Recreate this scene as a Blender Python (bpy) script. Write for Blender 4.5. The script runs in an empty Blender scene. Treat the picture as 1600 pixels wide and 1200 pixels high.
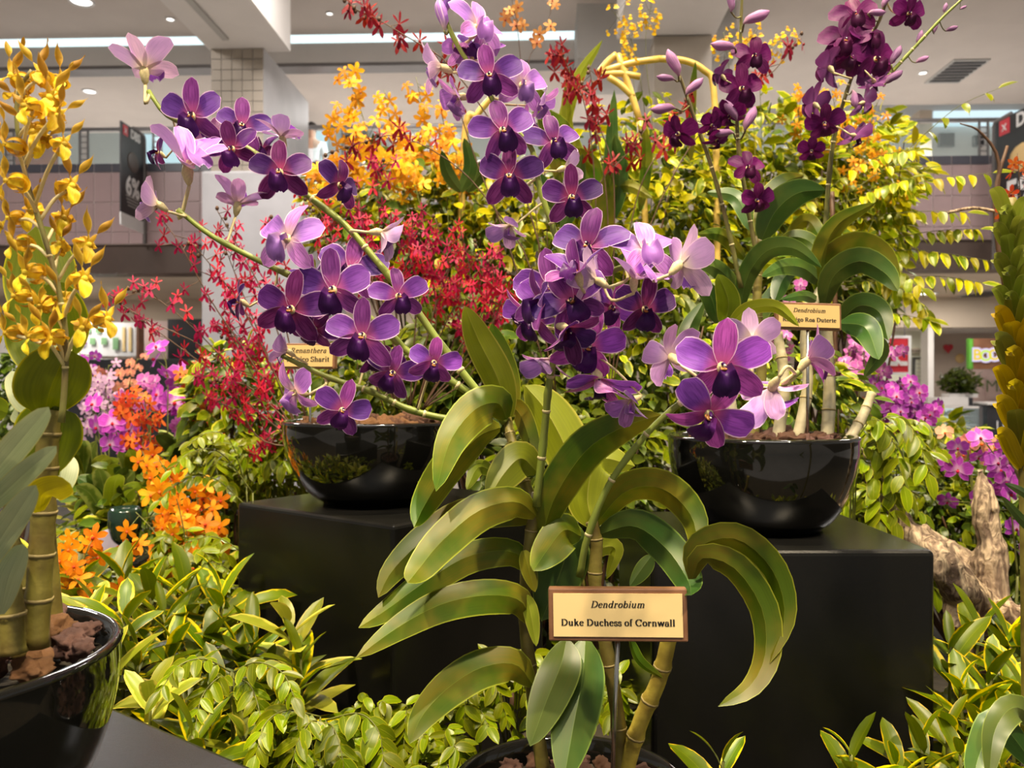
import bpy, math, random
import numpy as np
from mathutils import Vector, Matrix, noise
random.seed(7)
R_ = random.random
def U(a, b): return a + (b - a) * random.random()
rad = math.radians
SC = bpy.context.scene
COL = SC.collection
# ------------------------------------------------------------------ camera
F = 1300.0; CZ = 1.5                       # focal length in pixels of the 1600x1200 frame, eye height
cam = bpy.data.cameras.new('camera'); cam.sensor_width = 36; cam.lens = 36 * F / 1600
cam.clip_start = .02; cam.clip_end = 100
cam.dof.use_dof = True; cam.dof.focus_distance = .82; cam.dof.aperture_fstop = 11
co = bpy.data.objects.new('camera', cam); COL.objects.link(co)
co.location = (0, 0, CZ); co.rotation_euler = (rad(90), 0, 0); SC.camera = co
SC.view_settings.view_transform = 'Standard'; SC.view_settings.look = 'None'
SC.view_settings.gamma = 1; SC.view_settings.use_curve_mapping = False
SC.view_settings.exposure = 0.10
# ------------------------------------------------------------------ light
wd = bpy.data.worlds.new('world'); SC.world = wd; wd.use_nodes = True
wd.node_tree.nodes['Background'].inputs[0].default_value = (1, .95, .88, 1)
wd.node_tree.nodes['Background'].inputs[1].default_value = .24
def lamp(name, kind, loc, target, power, col, size=.5, spot=60):
    l = bpy.data.lights.new(name, kind); l.energy = power; l.color = col
    if kind == 'AREA': l.size = size
    if kind == 'SPOT': l.spot_size = rad(spot); l.spot_blend = .7; l.shadow_soft_size = size
    o = bpy.data.objects.new(name, l); COL.objects.link(o); o.location = loc
    o.rotation_euler = (Vector(target) - Vector(loc)).to_track_quat('-Z', 'Y').to_euler()
    return o
WARM = (1, .82, .56)
lamp('spot_light', 'SPOT', (-1.7, -.9, 5.4), (-.5, 1.15, 1.2), 880, WARM, .10, 50)
lamp('spot_light', 'SPOT', (1.5, -.8, 5.4), (.5, 1.2, 1.2), 880, WARM, .10, 50)
lamp('spot_light', 'SPOT', (.1, 1.3, 6.0), (.1, 2.3, 1.6), 1250, (1, .84, .54), .12, 62)
lamp('overhead_fill', 'AREA', (0, -1.5, 6.3), (0, -1.2, 0), 170, (1, .94, .88), 3.0)  # unseen area lamp added behind the camera as soft top fill
for x_ in (-6, -2, 2, 6):
    lamp('overhead_fill', 'AREA', (x_, 7.5, 6.35), (x_, 7.5, 0), 265, (1, .93, .88), 1.6)  # unseen area lamps added over the hall to brighten it
    lamp('gallery_fill', 'AREA', (x_ * 1.2, 14.2, 6.05), (x_ * 1.2, 14.2, 0), 90, (1, .97, .94), 1.4)  # area lamps added below the gallery ceiling to brighten its wall and floor
    lamp('shop_fill', 'AREA', (x_ * 1.3, 14.2, 3.1), (x_ * 1.3, 14.2, 0), 75, (1, .93, .86), 1.2)  # area lamps added before the shop fronts to brighten the ground floor

def P(px, py, d):
    return Vector(((px - 800) / F * d, d, CZ - (py - 600) / F * d))
# ------------------------------------------------------------------ object helpers
W = {}
def put(name, data, M, parent=None):
    o = bpy.data.objects.new(name, data); COL.objects.link(o); W[o] = M
    if parent is not None:
        o.parent = parent; o.matrix_basis = W[parent].inverted() @ M
    else:
        o.matrix_basis = M
    return o
def tag(o, label, cat=None, group=None, kind=None):
    if label: o['label'] = label
    if cat: o['category'] = cat
    if group: o['group'] = group
    if kind: o['kind'] = kind
    return o
def thing(name, label, cat, loc, group=None, M=None):
    return tag(put(name, None, M if M else Matrix.Translation(Vector(loc))), label, cat, group)
def frame(pos, z, up, s=1.0):
    z = Vector(z).normalized(); up = Vector(up)
    x = up.cross(z)
    if x.length < 1e-5: x = Vector((1, 0, .01)).cross(z)
    x.normalize(); y = z.cross(x)
    M = Matrix((x, y, z)).transposed().to_4x4()
    return Matrix.Translation(Vector(pos)) @ M @ Matrix.Scale(s, 4)

class MB:
    def __init__(s): s.v = []; s.f = []; s.uv = []; s.mi = []
    def add(s, vs, fs, uvs=None, mi=0):
        b = len(s.v); s.v += [tuple(v) for v in vs]
        s.uv += uvs if uvs else [(.5, .5)] * len(vs)
        s.f += [tuple(i + b for i in f) for f in fs]; s.mi += [mi] * len(fs)
        return s
    def grid(s, rows, uvs=None, mi=0, wrap=False):
        n = len(rows[0]); m = len(rows); vs = [p for r in rows for p in r]; fs = []
        for j in range(m - 1):
            for i in range(n if wrap else n - 1):
                k = (i + 1) % n
                fs.append((j * n + i, j * n + k, (j + 1) * n + k, (j + 1) * n + i))
        if uvs is None:
            uvs = [(i / max(1, n - 1), j / max(1, m - 1)) for j in range(m) for i in range(n)]
        return s.add(vs, fs, uvs, mi)
    def box(s, x0, x1, y0, y1, z0, z1, mi=0):
        return s.add([(x0,y0,z0),(x1,y0,z0),(x1,y1,z0),(x0,y1,z0),(x0,y0,z1),(x1,y0,z1),(x1,y1,z1),(x0,y1,z1)],
                     [(0,3,2,1),(4,5,6,7),(0,1,5,4),(1,2,6,5),(2,3,7,6),(3,0,4,7)], None, mi)
    def tube(s, pts, rs, n=8, mi=0, cap=True):
        pts = [Vector(p) for p in pts]
        if not hasattr(rs, '__len__'): rs = [rs] * len(pts)
        rows = []; ref = None
        for i, p in enumerate(pts):
            t = (pts[min(i + 1, len(pts) - 1)] - pts[max(i - 1, 0)]).normalized()
            if ref is None: ref = Vector((0, 0, 1)) if abs(t.z) < .9 else Vector((1, 0, 0))
            a = (ref - t * ref.dot(t)).normalized(); b = t.cross(a); ref = a
            rows.append([p + (a * math.cos(2 * math.pi * k / n) + b * math.sin(2 * math.pi * k / n)) * rs[i] for k in range(n)])
        if cap:
            rows = [[pts[0]] * n] + rows + [[pts[-1]] * n]
        s.grid(rows, None, mi, True)
        return s
    def lathe(s, prof, n=40, mi=0, c=(0, 0)):
        rows = [[(c[0] + r * math.cos(2 * math.pi * k / n), c[1] + r * math.sin(2 * math.pi * k / n), z) for k in range(n)] for r, z in prof]
        return s.grid(rows, None, mi, True)
    def ball(s, c, r, n=8, m=6, mi=0):
        rx, ry, rz = r if hasattr(r, '__len__') else (r, r, r)
        rows = [[(c[0] + rx * math.sin(math.pi * j / m) * math.cos(2 * math.pi * k / n), c[1] + ry * math.sin(math.pi * j / m) * math.sin(2 * math.pi * k / n), c[2] - rz * math.cos(math.pi * j / m)) for k in range(n)] for j in range(m + 1)]
        return s.grid(rows, None, mi, True)
    def mesh(s, name, mats, smooth=True):
        me = bpy.data.meshes.new(name); me.from_pydata(s.v, [], s.f)
        if not isinstance(mats, (list, tuple)): mats = [mats]
        for m in mats: me.materials.append(m)
        uvl = me.uv_layers.new(name='UVMap')
        li = np.empty(len(me.loops), dtype=np.int32); me.loops.foreach_get('vertex_index', li)
        uvl.data.foreach_set('uv', np.array(s.uv, dtype=np.float32)[li].ravel())
        if len(mats) > 1: me.polygons.foreach_set('material_index', s.mi)
        me.polygons.foreach_set('use_smooth', [smooth] * len(me.polygons))
        return me
    def obj(s, name, mats, parent=None, M=None, smooth=True):
        """verts are in world coordinates: re-origin to their base"""
        if M is None:
            v = np.array(s.v); c = Vector((v[:, 0].mean(), v[:, 1].mean(), v[:, 2].min()))
            s.v = [(a - c.x, b - c.y, d - c.z) for a, b, d in s.v]; M = Matrix.Translation(c)
        return put(name, s.mesh(name, mats, smooth), M, parent)
def bevel(o, w, seg=2):
    m = o.modifiers.new('bevel', 'BEVEL'); m.width = w; m.segments = seg; m.limit_method = 'ANGLE'
    return o
def spline(pts, n):
    """Catmull-Rom through points (Vectors)"""
    pts = [Vector(p) for p in pts]
    if len(pts) == 2: return [pts[0].lerp(pts[1], i / n) for i in range(n + 1)]
    q = [pts[0] * 2 - pts[1]] + pts + [pts[-1] * 2 - pts[-2]]
    out = []; m = len(pts) - 1
    for i in range(n + 1):
        t = i / n * m; k = min(int(t), m - 1); t -= k
        a, b, c, d = q[k:k + 4]
        out.append(.5 * ((2 * b) + (c - a) * t + (2 * a - 5 * b + 4 * c - d) * t * t + (3 * b - a - 3 * c + d) * t ** 3))
    return out
def px_path(lst, d0, d1=None):
    d1 = d0 if d1 is None else d1; n = len(lst) - 1
    return [P(p[0], p[1], (p[2] if len(p) > 2 else d0 + (d1 - d0) * i / max(1, n))) for i, p in enumerate(lst)]
# ------------------------------------------------------------------ materials
class NT:
    def __init__(s, name):
        s.m = bpy.data.materials.new(name); s.m.use_nodes = True; s.t = s.m.node_tree
        s.t.nodes.clear()
    def n(s, typ, **kw):
        nd = s.t.nodes.new('ShaderNode' + typ)
        for k, v in kw.items():
            if k.startswith('i_'):
                key = k[2:]; key = int(key) if key.isdigit() else key.replace('_', ' ')
                if isinstance(v, bpy.types.NodeSocket): s.t.links.new(v, nd.inputs[key])
                else: nd.inputs[key].default_value = v
            else: setattr(nd, k, v)
        return nd
    def math(s, op, a, b=0.0, clamp=False):
        return s.n('Math', operation=op, i_0=a, i_1=b, use_clamp=clamp).outputs[0]
    def mix(s, f, a, b, bt='MIX'):
        return s.n('Mix', data_type='RGBA', blend_type=bt, i_0=f, i_6=a, i_7=b).outputs[2]
    def rng(s, v, a, b, c=0.0, d=1.0):
        return s.n('MapRange', interpolation_type='SMOOTHSTEP', i_0=v, i_1=a, i_2=b, i_3=c, i_4=d).outputs[0]
    def out(s, sh):
        s.t.links.new(sh, s.n('OutputMaterial').inputs[0]); return s.m
def c4(c): return (*c, 1.0) if len(c) == 3 else c
def plain(name, col, rough=.5, var=.15, scale=20, bump=0, metal=0, col2=None, spec=.5, bscale=None, coat=0):
    t = NT(name); tc = t.n('TexCoord').outputs['Object']
    nz = t.n('TexNoise', i_Vector=tc, i_Scale=scale, i_Detail=4.0).outputs[0]
    f = t.rng(nz, .35, .65)
    a = c4(col); b = c4(col2) if col2 else c4([x * (1 - var) for x in col])
    cc = t.mix(f, a, b)
    p = t.n('BsdfPrincipled', i_Base_Color=cc, i_Roughness=rough, i_Metallic=metal)
    p.inputs['Specular IOR Level'].default_value = spec
    p.inputs['Coat Weight'].default_value = coat
    if bump:
        bn = t.n('TexNoise', i_Vector=tc, i_Scale=bscale or scale * 2, i_Detail=6.0).outputs[0]
        t.t.links.new(t.n('Bump', i_Strength=bump, i_Distance=.01, i_Height=bn).outputs[0], p.inputs['Normal'])
    return t.out(p.outputs[0])
def glow(name, col, s):
    t = NT(name); return t.out(t.n('Emission', i_Color=c4(col), i_Strength=s).outputs[0])
def leafmat(name, col, edge, mid=None, edge_w=.12, var=.35, rough=.42, trans=.25, varieg=0.0, col2=None, pscale=9, midw=.05, tipc=None):
    t = NT(name); uv = t.n('TexCoord').outputs['UV']; sp = t.n('SeparateXYZ', i_0=uv)
    e = t.math('MULTIPLY', t.math('ABSOLUTE', t.math('SUBTRACT', sp.outputs[0], .5)), 2.0)
    ob = t.n('TexCoord').outputs['Object']; pos = t.n('NewGeometry').outputs['Position']
    rnd = t.n('ObjectInfo').outputs['Random']
    big = t.n('TexNoise', i_Vector=pos, i_Scale=pscale, i_Detail=3.0).outputs[0]
    c = t.mix(t.rng(big, .35, .65), c4(col), c4(col2 if col2 else [x * .75 for x in col]))
    # lengthwise veins
    mp = t.n('Mapping', i_0=uv); mp.inputs['Scale'].default_value = (26, 1.2, 1)
    vn = t.n('TexNoise', i_Vector=mp.outputs[0], i_Scale=1.0, i_Detail=2.0).outputs[0]
    c = t.mix(.35, c, t.mix(t.rng(vn, .3, .7), c, c4([min(1, x * 1.5) for x in col])))
    ee = e
    if varieg:
        vv = t.n('TexNoise', i_Vector=pos, i_Scale=60.0, i_Detail=2.0).outputs[0]
        ee = t.math('ADD', e, t.math('MULTIPLY', t.math('SUBTRACT', vv, .5), varieg))
        ee = t.math('ADD', ee, t.math('MULTIPLY', t.math('SUBTRACT', rnd, .5), varieg * .5))
    c = t.mix(t.rng(ee, 1 - edge_w * 1.6, 1 - edge_w * .3), c, c4(edge))
    if mid: c = t.mix(t.rng(e, 0.0, midw, .75, 0.0), c, c4(mid))
    if tipc: c = t.mix(t.rng(sp.outputs[1], .5, 1.0, 0, .7), c, c4(tipc))
    h = t.n('HueSaturation', i_Color=c, i_Hue=t.rng(rnd, 0, 1, .487, .513), i_Saturation=1.13, i_Value=t.rng(rnd, 0, 1, 1 - var, 1 + var * .6)).outputs[0]
    p = t.n('BsdfPrincipled', i_Base_Color=h, i_Roughness=rough)
    p.inputs['Specular IOR Level'].default_value = .38
    tr = t.n('BsdfTranslucent', i_Color=h)
    return t.out(t.n('MixShader', i_0=trans, i_1=p.outputs[0], i_2=tr.outputs[0]).outputs[0])
def petalmat(name, col, base, rim, back, rimw=.06, vein=.35, rough=.5, trans=.22, backmix=.55):
    t = NT(name); uv = t.n('TexCoord').outputs['UV']; sp = t.n('SeparateXYZ', i_0=uv)
    e = t.math('MULTIPLY', t.math('ABSOLUTE', t.math('SUBTRACT', sp.outputs[0], .5)), 2.0)
    e = t.math('MAXIMUM', e, t.rng(sp.outputs[1], .90, 1.0))
    rnd = t.n('ObjectInfo').outputs['Random']
    mp = t.n('Mapping', i_0=uv); mp.inputs['Scale'].default_value = (22, 2.5, 1)
    vn = t.n('TexNoise', i_Vector=mp.outputs[0], i_Scale=1.0, i_Detail=3.0).outputs[0]
    c = t.mix(t.math('MULTIPLY', t.rng(vn, .42, .62), vein), c4(col), c4([min(1, x * 1.9 + .02) for x in col]))
    c = t.mix(t.rng(sp.outputs[1], .05, .42, 1.0, 0.0), c, c4(base))
    bf = t.n('NewGeometry').outputs['Backfacing']
    bk = t.mix(t.rng(sp.outputs[1], .1, .7, 0.0, 1.0), c4(back), t.mix(.5, c4(back), c4(col)))
    c = t.mix(t.math('MULTIPLY', bf, backmix), c, bk)
    c = t.mix(t.rng(e, 1 - rimw * 2, 1 - rimw * .3, 0, .85), c, c4(rim))
    h = t.n('HueSaturation', i_Color=c, i_Hue=t.rng(rnd, 0, 1, .488, .512), i_Value=t.rng(rnd, 0, 1, .8, 1.2)).outputs[0]
    p = t.n('BsdfPrincipled', i_Base_Color=h, i_Roughness=rough)
    p.inputs['Specular IOR Level'].default_value = .22
    tr = t.n('BsdfTranslucent', i_Color=h)
    return t.out(t.n('MixShader', i_0=trans, i_1=p.outputs[0], i_2=tr.outputs[0]).outputs[0])
CREAM = (.80, .70, .46)
RIM = (.86, .62, .78)
mt = {}
mt['black_glaze'] = plain('black_glaze', (.007, .007, .006), .07, .3, 6, coat=.6)
mt['pedestal'] = plain('black_pedestal', (.0055, .0055, .005), .27, .4, 5, col2=(.009, .0085, .0075), bump=.04, bscale=300, spec=.32)
mt['soil'] = plain('dark_soil', (.03, .022, .012), .9, .4, 25, bump=.6)
mt['bark'] = plain('bark_chip', (.33, .15, .08), .85, .4, 60, bump=.9, col2=(.16, .07, .045), bscale=160)
mt['lava'] = plain('lava_stone', (.40, .20, .15), .85, .4, 45, bump=.9, col2=(.20, .10, .09), bscale=140)
mt['lava2'] = plain('orange_stone', (.52, .25, .09), .85, .4, 50, bump=.9, col2=(.28, .12, .05), bscale=150)
mt['cane'] = plain('cane', (.22, .19, .035), .5, .3, 30, col2=(.13, .095, .02), bump=.15)
mt['cane_y'] = plain('cane_yellow', (.50, .40, .06), .5, .3, 40, col2=(.34, .25, .04), bump=.15)
mt['cane_w'] = plain('cane_grey', (.50, .45, .30), .6, .3, 30, col2=(.36, .31, .17), bump=.2)
mt['cane_node'] = plain('cane_node', (.36, .28, .11), .7, .3, 40)
mt['spike'] = plain('flower_stem_green', (.26, .33, .05), .45, .2, 20, col2=(.20, .24, .04))
mt['spike_p'] = plain('flower_stem_purple', (.20, .20, .05), .45, .2, 20, col2=(.16, .12, .05))
mt['pedicel'] = plain('pedicel_cream', (.72, .62, .32), .5, .15, 20)
mt['stem_dk'] = plain('dark_stem', (.10, .045, .02), .6, .3, 30)
mt['stem_gr'] = plain('green_stem', (.16, .17, .03), .55, .3, 30)
mt['wood'] = plain('walnut', (.17, .075, .035), .4, .3, 30, col2=(.24, .115, .06))
mt['brass'] = plain('brass_plate', (.72, .50, .20), .38, .05, 8)
mt['brass_l'] = plain('brass_plate_light', (.86, .65, .30), .35, .05, 8)
mt['ink'] = plain('black_ink', (.012, .010, .008), .6, .1)
mt['steel'] = plain('steel_rod', (.62, .62, .60), .25, .1, 20, metal=1)
mt['bamboo'] = plain('golden_pole', (.72, .50, .12), .35, .2, 20, col2=(.60, .40, .09))
def driftmat():
    t = NT('driftwood'); ob = t.n('TexCoord').outputs['Object']
    mp = t.n('Mapping', i_0=ob); mp.inputs['Scale'].default_value = (34, 34, 9)
    g = t.n('TexNoise', i_Vector=mp.outputs[0], i_Scale=2.0, i_Detail=8.0, i_Distortion=1.2).outputs[0]
    b = t.n('TexNoise', i_Vector=ob, i_Scale=9.0, i_Detail=4.0).outputs[0]
    c = t.mix(t.rng(g, .40, .58), (.13, .075, .045, 1), (.60, .45, .29, 1)); c = t.mix(t.rng(b, .35, .7, 0, .6), c, (.36, .27, .20, 1))
    p = t.n('BsdfPrincipled', i_Base_Color=c, i_Roughness=.85)
    t.t.links.new(t.n('Bump', i_Strength=1.0, i_Distance=.012, i_Height=g).outputs[0], p.inputs['Normal'])
    return t.out(p.outputs[0])
mt['drift'] = driftmat()
mt['col_white'] = plain('column_white', (.9, .85, .75), .5, .1)
mt['orange_throat'] = plain('orange_throat', (.75, .32, .08), .5, .2)
mt['lip_dark'] = petalmat('lip_dark', (.035, .004, .075), (.05, .004, .05), (.10, .02, .16), (.08, .012, .12), .03, .3, .4, .1)
mt['lip_pale'] = petalmat('lip_pale', (.22, .07, .42), (.60, .30, .62), (.6, .4, .7), (.5, .3, .55), .05, .3, .45)
mt['lip_maroon'] = petalmat('lip_maroon', (.05, .002, .035), (.12, .01, .08), (.09, .008, .07), (.08, .01, .06), .03, .3, .45, .1)
def pset(n, p, s, lip, bp, rim=RIM, back=(.62, .42, .66)):
    mt['petal_' + n] = petalmat('petal_' + n, p, bp, rim, back)
    mt['sepal_' + n] = petalmat('sepal_' + n, s, bp, rim, back, vein=.6)
    mt['l_' + n] = mt[lip]
pset('dark', (.058, .009, .115), (.098, .009, .088), 'lip_dark', (.34, .05, .16), (.66, .42, .66), (.36, .16, .42))
pset('mid', (.118, .030, .245), (.165, .028, .190), 'lip_dark', (.45, .09, .28), (.86, .58, .84), (.48, .26, .60))
pset('pink', (.215, .050, .40), (.31, .050, .30), 'lip_dark', (.55, .10, .32), (.95, .66, .86), (.68, .44, .70))
pset('pale', (.38, .155, .62), (.46, .18, .52), 'lip_pale', (.74, .50, .54), (.92, .72, .90), (.66, .48, .66))
pset('cream', (.42, .21, .66), (.52, .29, .60), 'lip_pale', (.84, .74, .52), (.90, .68, .86), (.74, .58, .60))
pset('maroon', (.105, .0022, .085), (.085, .002, .060), 'lip_maroon', (.16, .010, .11), (.17, .014, .13), (.33, .12, .38))
LV = {}
LV['den'] = leafmat('orchid_leaf', (.062, .110, .014), (.36, .40, .07), (.22, .26, .05), .06, .25, .40, .18, col2=(.21, .175, .030), pscale=17, midw=.025)
LV['den_dk'] = leafmat('orchid_leaf_dark', (.042, .085, .022), (.20, .27, .07), (.17, .23, .07), .06, .2, .34, .15, col2=(.100, .130, .035), pscale=14, midw=.035)
LV['den_lt'] = leafmat('orchid_leaf_light', (.22, .27, .038), (.52, .52, .12), (.45, .46, .13), .07, .15, .40, .25, col2=(.25, .30, .055), pscale=14, midw=.035)
LV['ant'] = leafmat('olive_leaf', (.115, .135, .010), (.36, .34, .02), (.17, .19, .02), .05, .12, .33, .30, col2=(.085, .115, .010), pscale=8, midw=.03)
LV['ant_g'] = leafmat('grey_leaf', (.40, .46, .28), (.50, .50, .20), (.28, .32, .2), .05, .15, .38, .15, col2=(.28, .36, .22), pscale=14, midw=.03)
LV['ant_y'] = leafmat('yellow_leaf', (.42, .37, .025), (.60, .50, .06), None, .08, .1, .4, .3)
LV['var'] = leafmat('variegated_leaf', (.080, .130, .012), (.70, .52, .045), (.22, .26, .04), .15, .3, .38, .25, varieg=.8, col2=(.15, .19, .018))
LV['var2'] = leafmat('variegated_pale_leaf', (.22, .26, .04), (.68, .58, .15), (.40, .42, .1), .2, .3, .38, .25, varieg=.8, col2=(.40, .40, .08))
LV['frn'] = leafmat('compound_leaf', (.20, .25, .024), (.44, .43, .06), (.48, .48, .10), .12, .35, .33, .3, col2=(.13, .18, .020))
LV['bush'] = leafmat('bush_leaf', (.25, .29, .024), (.64, .58, .11), (.44, .44, .08), .22, .35, .36, .3, varieg=.6, col2=(.12, .18, .018), pscale=7)
LV['bush_y'] = leafmat('bush_yellow_leaf', (.44, .38, .024), (.72, .60, .09), (.56, .50, .08), .2, .3, .38, .32, varieg=.4, col2=(.36, .36, .030), pscale=6)
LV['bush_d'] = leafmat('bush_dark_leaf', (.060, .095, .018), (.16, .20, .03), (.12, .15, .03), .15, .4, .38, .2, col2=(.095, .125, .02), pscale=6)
LV['pothos'] = leafmat('pale_mottled_leaf', (.16, .22, .06), (.42, .46, .16), (.40, .42, .16), .3, .3, .35, .2, varieg=.9, col2=(.11, .16, .03))
LV['colm'] = leafmat('column_leaf', (.20, .24, .045), (.34, .34, .10), (.28, .28, .08), .06, .25, .4, .2, col2=(.22, .22, .05))
LV['colm_y'] = leafmat('column_yellow_leaf', (.52, .38, .05), (.60, .46, .09), (.42, .34, .06), .06, .2, .42, .25, col2=(.36, .28, .045))
def simplepetal(n, col, base, rim, rimw=.1, vein=.3, trans=.25):
    mt[n] = petalmat(n, col, base, rim, [min(1, c * 1.1 + .02) for c in col], rimw, vein, .5, trans); return mt[n]
simplepetal('red', (.45, .007, .055), (.55, .03, .08), (.50, .02, .09))
simplepetal('crimson', (.23, .006, .016), (.36, .03, .025), (.28, .014, .025))
simplepetal('scarlet', (.66, .085, .018), (.7, .2, .03), (.70, .14, .03))
simplepetal('orange', (.84, .25, .005), (.78, .19, .006), (.88, .33, .012))
simplepetal('oncid', (.88, .50, .012), (.6, .22, .01), (.92, .60, .03))
simplepetal('amber', (.76, .33, .010), (.70, .28, .015), (.82, .42, .02))
simplepetal('brown', (.48, .20, .07), (.45, .16, .06), (.55, .28, .10))
simplepetal('magenta', (.42, .055, .46), (.75, .45, .70), (.70, .25, .74))
simplepetal('pinkph', (.52, .12, .44), (.8, .5, .7), (.78, .42, .70))
simplepetal('lilac', (.56, .34, .56), (.8, .6, .7), (.78, .62, .74))
simplepetal('peach', (.70, .26, .18), (.85, .55, .3), (.86, .48, .34))
simplepetal('antel', (.70, .40, .012), (.78, .52, .03), (.80, .52, .05))
simplepetal('antel_b', (.40, .22, .012), (.55, .36, .02), (.72, .48, .06), .12)
simplepetal('antel_y', (.80, .55, .02), (.80, .60, .06), (.85, .62, .08))
# ------------------------------------------------------------------ the mall (its own frame, turned 2 degrees)
MA = rad(-2.0); MR = Matrix.Rotation(MA, 4, 'Z')
def MP(px, py, D):
    r = Matrix.Rotation(-MA, 3, 'Z') @ Vector(((px - 800) / F, 1, -(py - 600) / F))
    r *= D / r.y; return Vector((r.x, r.y, r.z + CZ))
def mx(px, D): return MP(px, 600, D).x
def mz(py, D, px=800): return MP(px, py, D).z
def mbox(name, bx, mat, parent=None, bev=0, kind='structure', label=None, cat=None, group=None):
    x0, x1, y0, y1, z0, z1 = bx; c = Vector(((x0 + x1) / 2, (y0 + y1) / 2, z0))
    m = MB().box(x0 - c.x, x1 - c.x, y0 - c.y, y1 - c.y, 0, z1 - z0)
    o = put(name, m.mesh(name, mat, False), MR @ Matrix.Translation(c), parent)
    if bev: bevel(o, bev)
    if parent is None: tag(o, label, cat, group, kind)
    elif label: o['label'] = label
    return o
mm = {}
mm['ceil'] = plain('ceiling_paint', (.60, .54, .49), .8, .04, 2)
mm['ceil2'] = plain('ceiling_low_paint', (.56, .47, .37), .8, .05, 2)
mm['white'] = plain('white_paint', (.70, .67, .64), .7, .05, 2)
mm['grey'] = plain('grey_paint', (.44, .43, .41), .7, .06, 2)
mm['tan'] = plain('tan_tile', (.36, .31, .25), .45, .12, 3)
mm['cool'] = plain('pale_cladding', (.46, .45, .46), .5, .08, 3)
mm['mauve'] = plain('mauve_tile', (.38, .27, .27), .35, .08, 2)
mm['slate'] = plain('slate_tile', (.075, .075, .095), .3, .15, 2)
mm['grout'] = plain('grout', (.62, .52, .50), .8, .05, 2)
mm['brown'] = plain('brown_panel', (.085, .055, .042), .5, .15, 3)
mm['floor'] = plain('mall_floor', (.58, .54, .49), .2, .1, 1.5)
mm['dark'] = plain('dark_counter', (.035, .035, .040), .4, .3, 3)
mm['rail'] = plain('rail_metal', (.20, .19, .19), .35, .1, 5, metal=.6)
mm['woodp'] = plain('wood_panel', (.21, .095, .045), .5, .3, 6, col2=(.16, .07, .035))
mm['beige'] = plain('beige_wall', (.56, .46, .38), .7, .06, 2)
mm['pinkw'] = plain('pink_wall', (.64, .48, .45), .7, .05, 2)
mm['mint'] = plain('mint_wall', (.66, .66, .52), .6, .05, 2)
mm['red'] = plain('sign_red', (.70, .03, .05), .4, .08, 3)
mm['lgreen'] = plain('leaf_green_panel', (.09, .32, .03), .5, .1, 3)
mm['sgreen'] = plain('sage_tile', (.22, .42, .20), .5, .1, 3)
mm['cover'] = glow('cove_light', (.80, .97, 1.0), 1.25)
mm['lamp'] = glow('downlight', (1, .97, .9), 4.0)
mm['screen'] = glow('lit_panel', (.72, .92, 1.0), 1.0)
mm['shopglow'] = glow('case_back_glow', (.80, .92, .90), .75)  # emissive back panel of the display case
mm['black'] = plain('banner_black', (.012, .012, .014), .45, .1)
mm['wht'] = plain('print_white', (.80, .80, .80), .6, .03)
mm['poster'] = plain('poster_orange', (.58, .18, .07), .5, .3, 1.2, col2=(.45, .10, .11))
mm['ylw'] = glow('lit_yellow', (1, .72, .04), .9)
mm['pnk'] = glow('lit_white', (.80, .70, .95), .95)
mm['grn'] = glow('lit_lime', (.70, .95, .10), .9)
t = NT('railing_glass'); p = t.n('BsdfPrincipled', i_Base_Color=(.85, .95, .95, 1), i_Roughness=.03)
tr = t.n('BsdfTransparent', i_0=(.90, .96, .96, 1)); mm['glass'] = t.out(t.n('MixShader', i_0=.12, i_1=tr.outputs[0], i_2=p.outputs[0]).outputs[0])
D1 = 12.0
mbox('floor', (-14, 14, -6, 24, -.2, 0), mm['floor'])
zc = mz(52, 11.9); zc2 = mz(95, D1); zb = zc
ce = mbox('ceiling', (-14, 14, -5, 11.85, zc, zc + .3), mm['ceil'])
mbox('ceiling_right', (mx(1150, 12), 14, 11.85, 15.2, zc, zc + .3), mm['ceil'])
mbox('trim_1', (-14, mx(965, D1), D1, D1 + .25, zc2, zc - .06), mm['white'])            # bulkhead
mbox('trim_2', (-14, mx(965, D1), D1 - .02, D1 + .27, zc2 - .05, zc2), mm['rail'])
mbox('ceiling_upper_gallery', (-14, mx(1150, 12), D1 + .25, 15.2, zc2, zc2 + .3), mm['ceil'])
mbox('cove_light_strip', (-9.5, mx(324, D1), D1 + .0, D1 + .06, zc - .05, zc + .09), mm['cover'], kind=None, label='long glowing cove light strip left of the tan column', cat='light', group='ceiling cove lights')
mbox('cove_light_strip', (mx(443, D1), mx(902, D1), D1 + .0, D1 + .06, zc - .04, zc + .10), mm['cover'], kind=None, label='glowing cove light strip right of the tan column', cat='light', group='ceiling cove lights')
mbox('wall_upper_back', (-14, 14, 16.5, 16.7, 4.0, 7), mm['white'])
mbox('floor_upper', (-14, 14, D1 + .2, 16.6, 4.1, 4.25), mm['white'])
# columns and beams
zt = mz(70, 9.5)
col = mbox('column_left', (mx(330, 9.5), mx(412, 9.5), 9.5, 11.35, 0, zt), mm['cool'])
cx0, cx1 = mx(330, 9.5), mx(412, 9.5); tw = (cx1 - cx0) / 5
tm = MB().box(-tw / 2 + .004, tw / 2 - .004, -.012, 0, .004, tw - .004).mesh('tile', mm['tan'], False)
for i in range(5):
    for j in range(13):
        put('tile', tm, MR @ Matrix.Translation((cx0 + tw * (i + .5), 9.5, zt - tw * (j + 1))), col)
mbox('column_cladding', (mx(314, 9.3), mx(470, 9.3), 9.3, 11.5, 0, mz(262, 9.3)), mm['cool'], bev=.03)
bm_ = mbox('trim_3', (cx0 - .03, mx(450, 9.5), 2, 9.6, zt, zc), mm['white'])
mbox('trim_4', (cx0 + .25, cx0 + .32, 3, 9.2, zt - .03, zt), mm['grey'], bm_)
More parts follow.
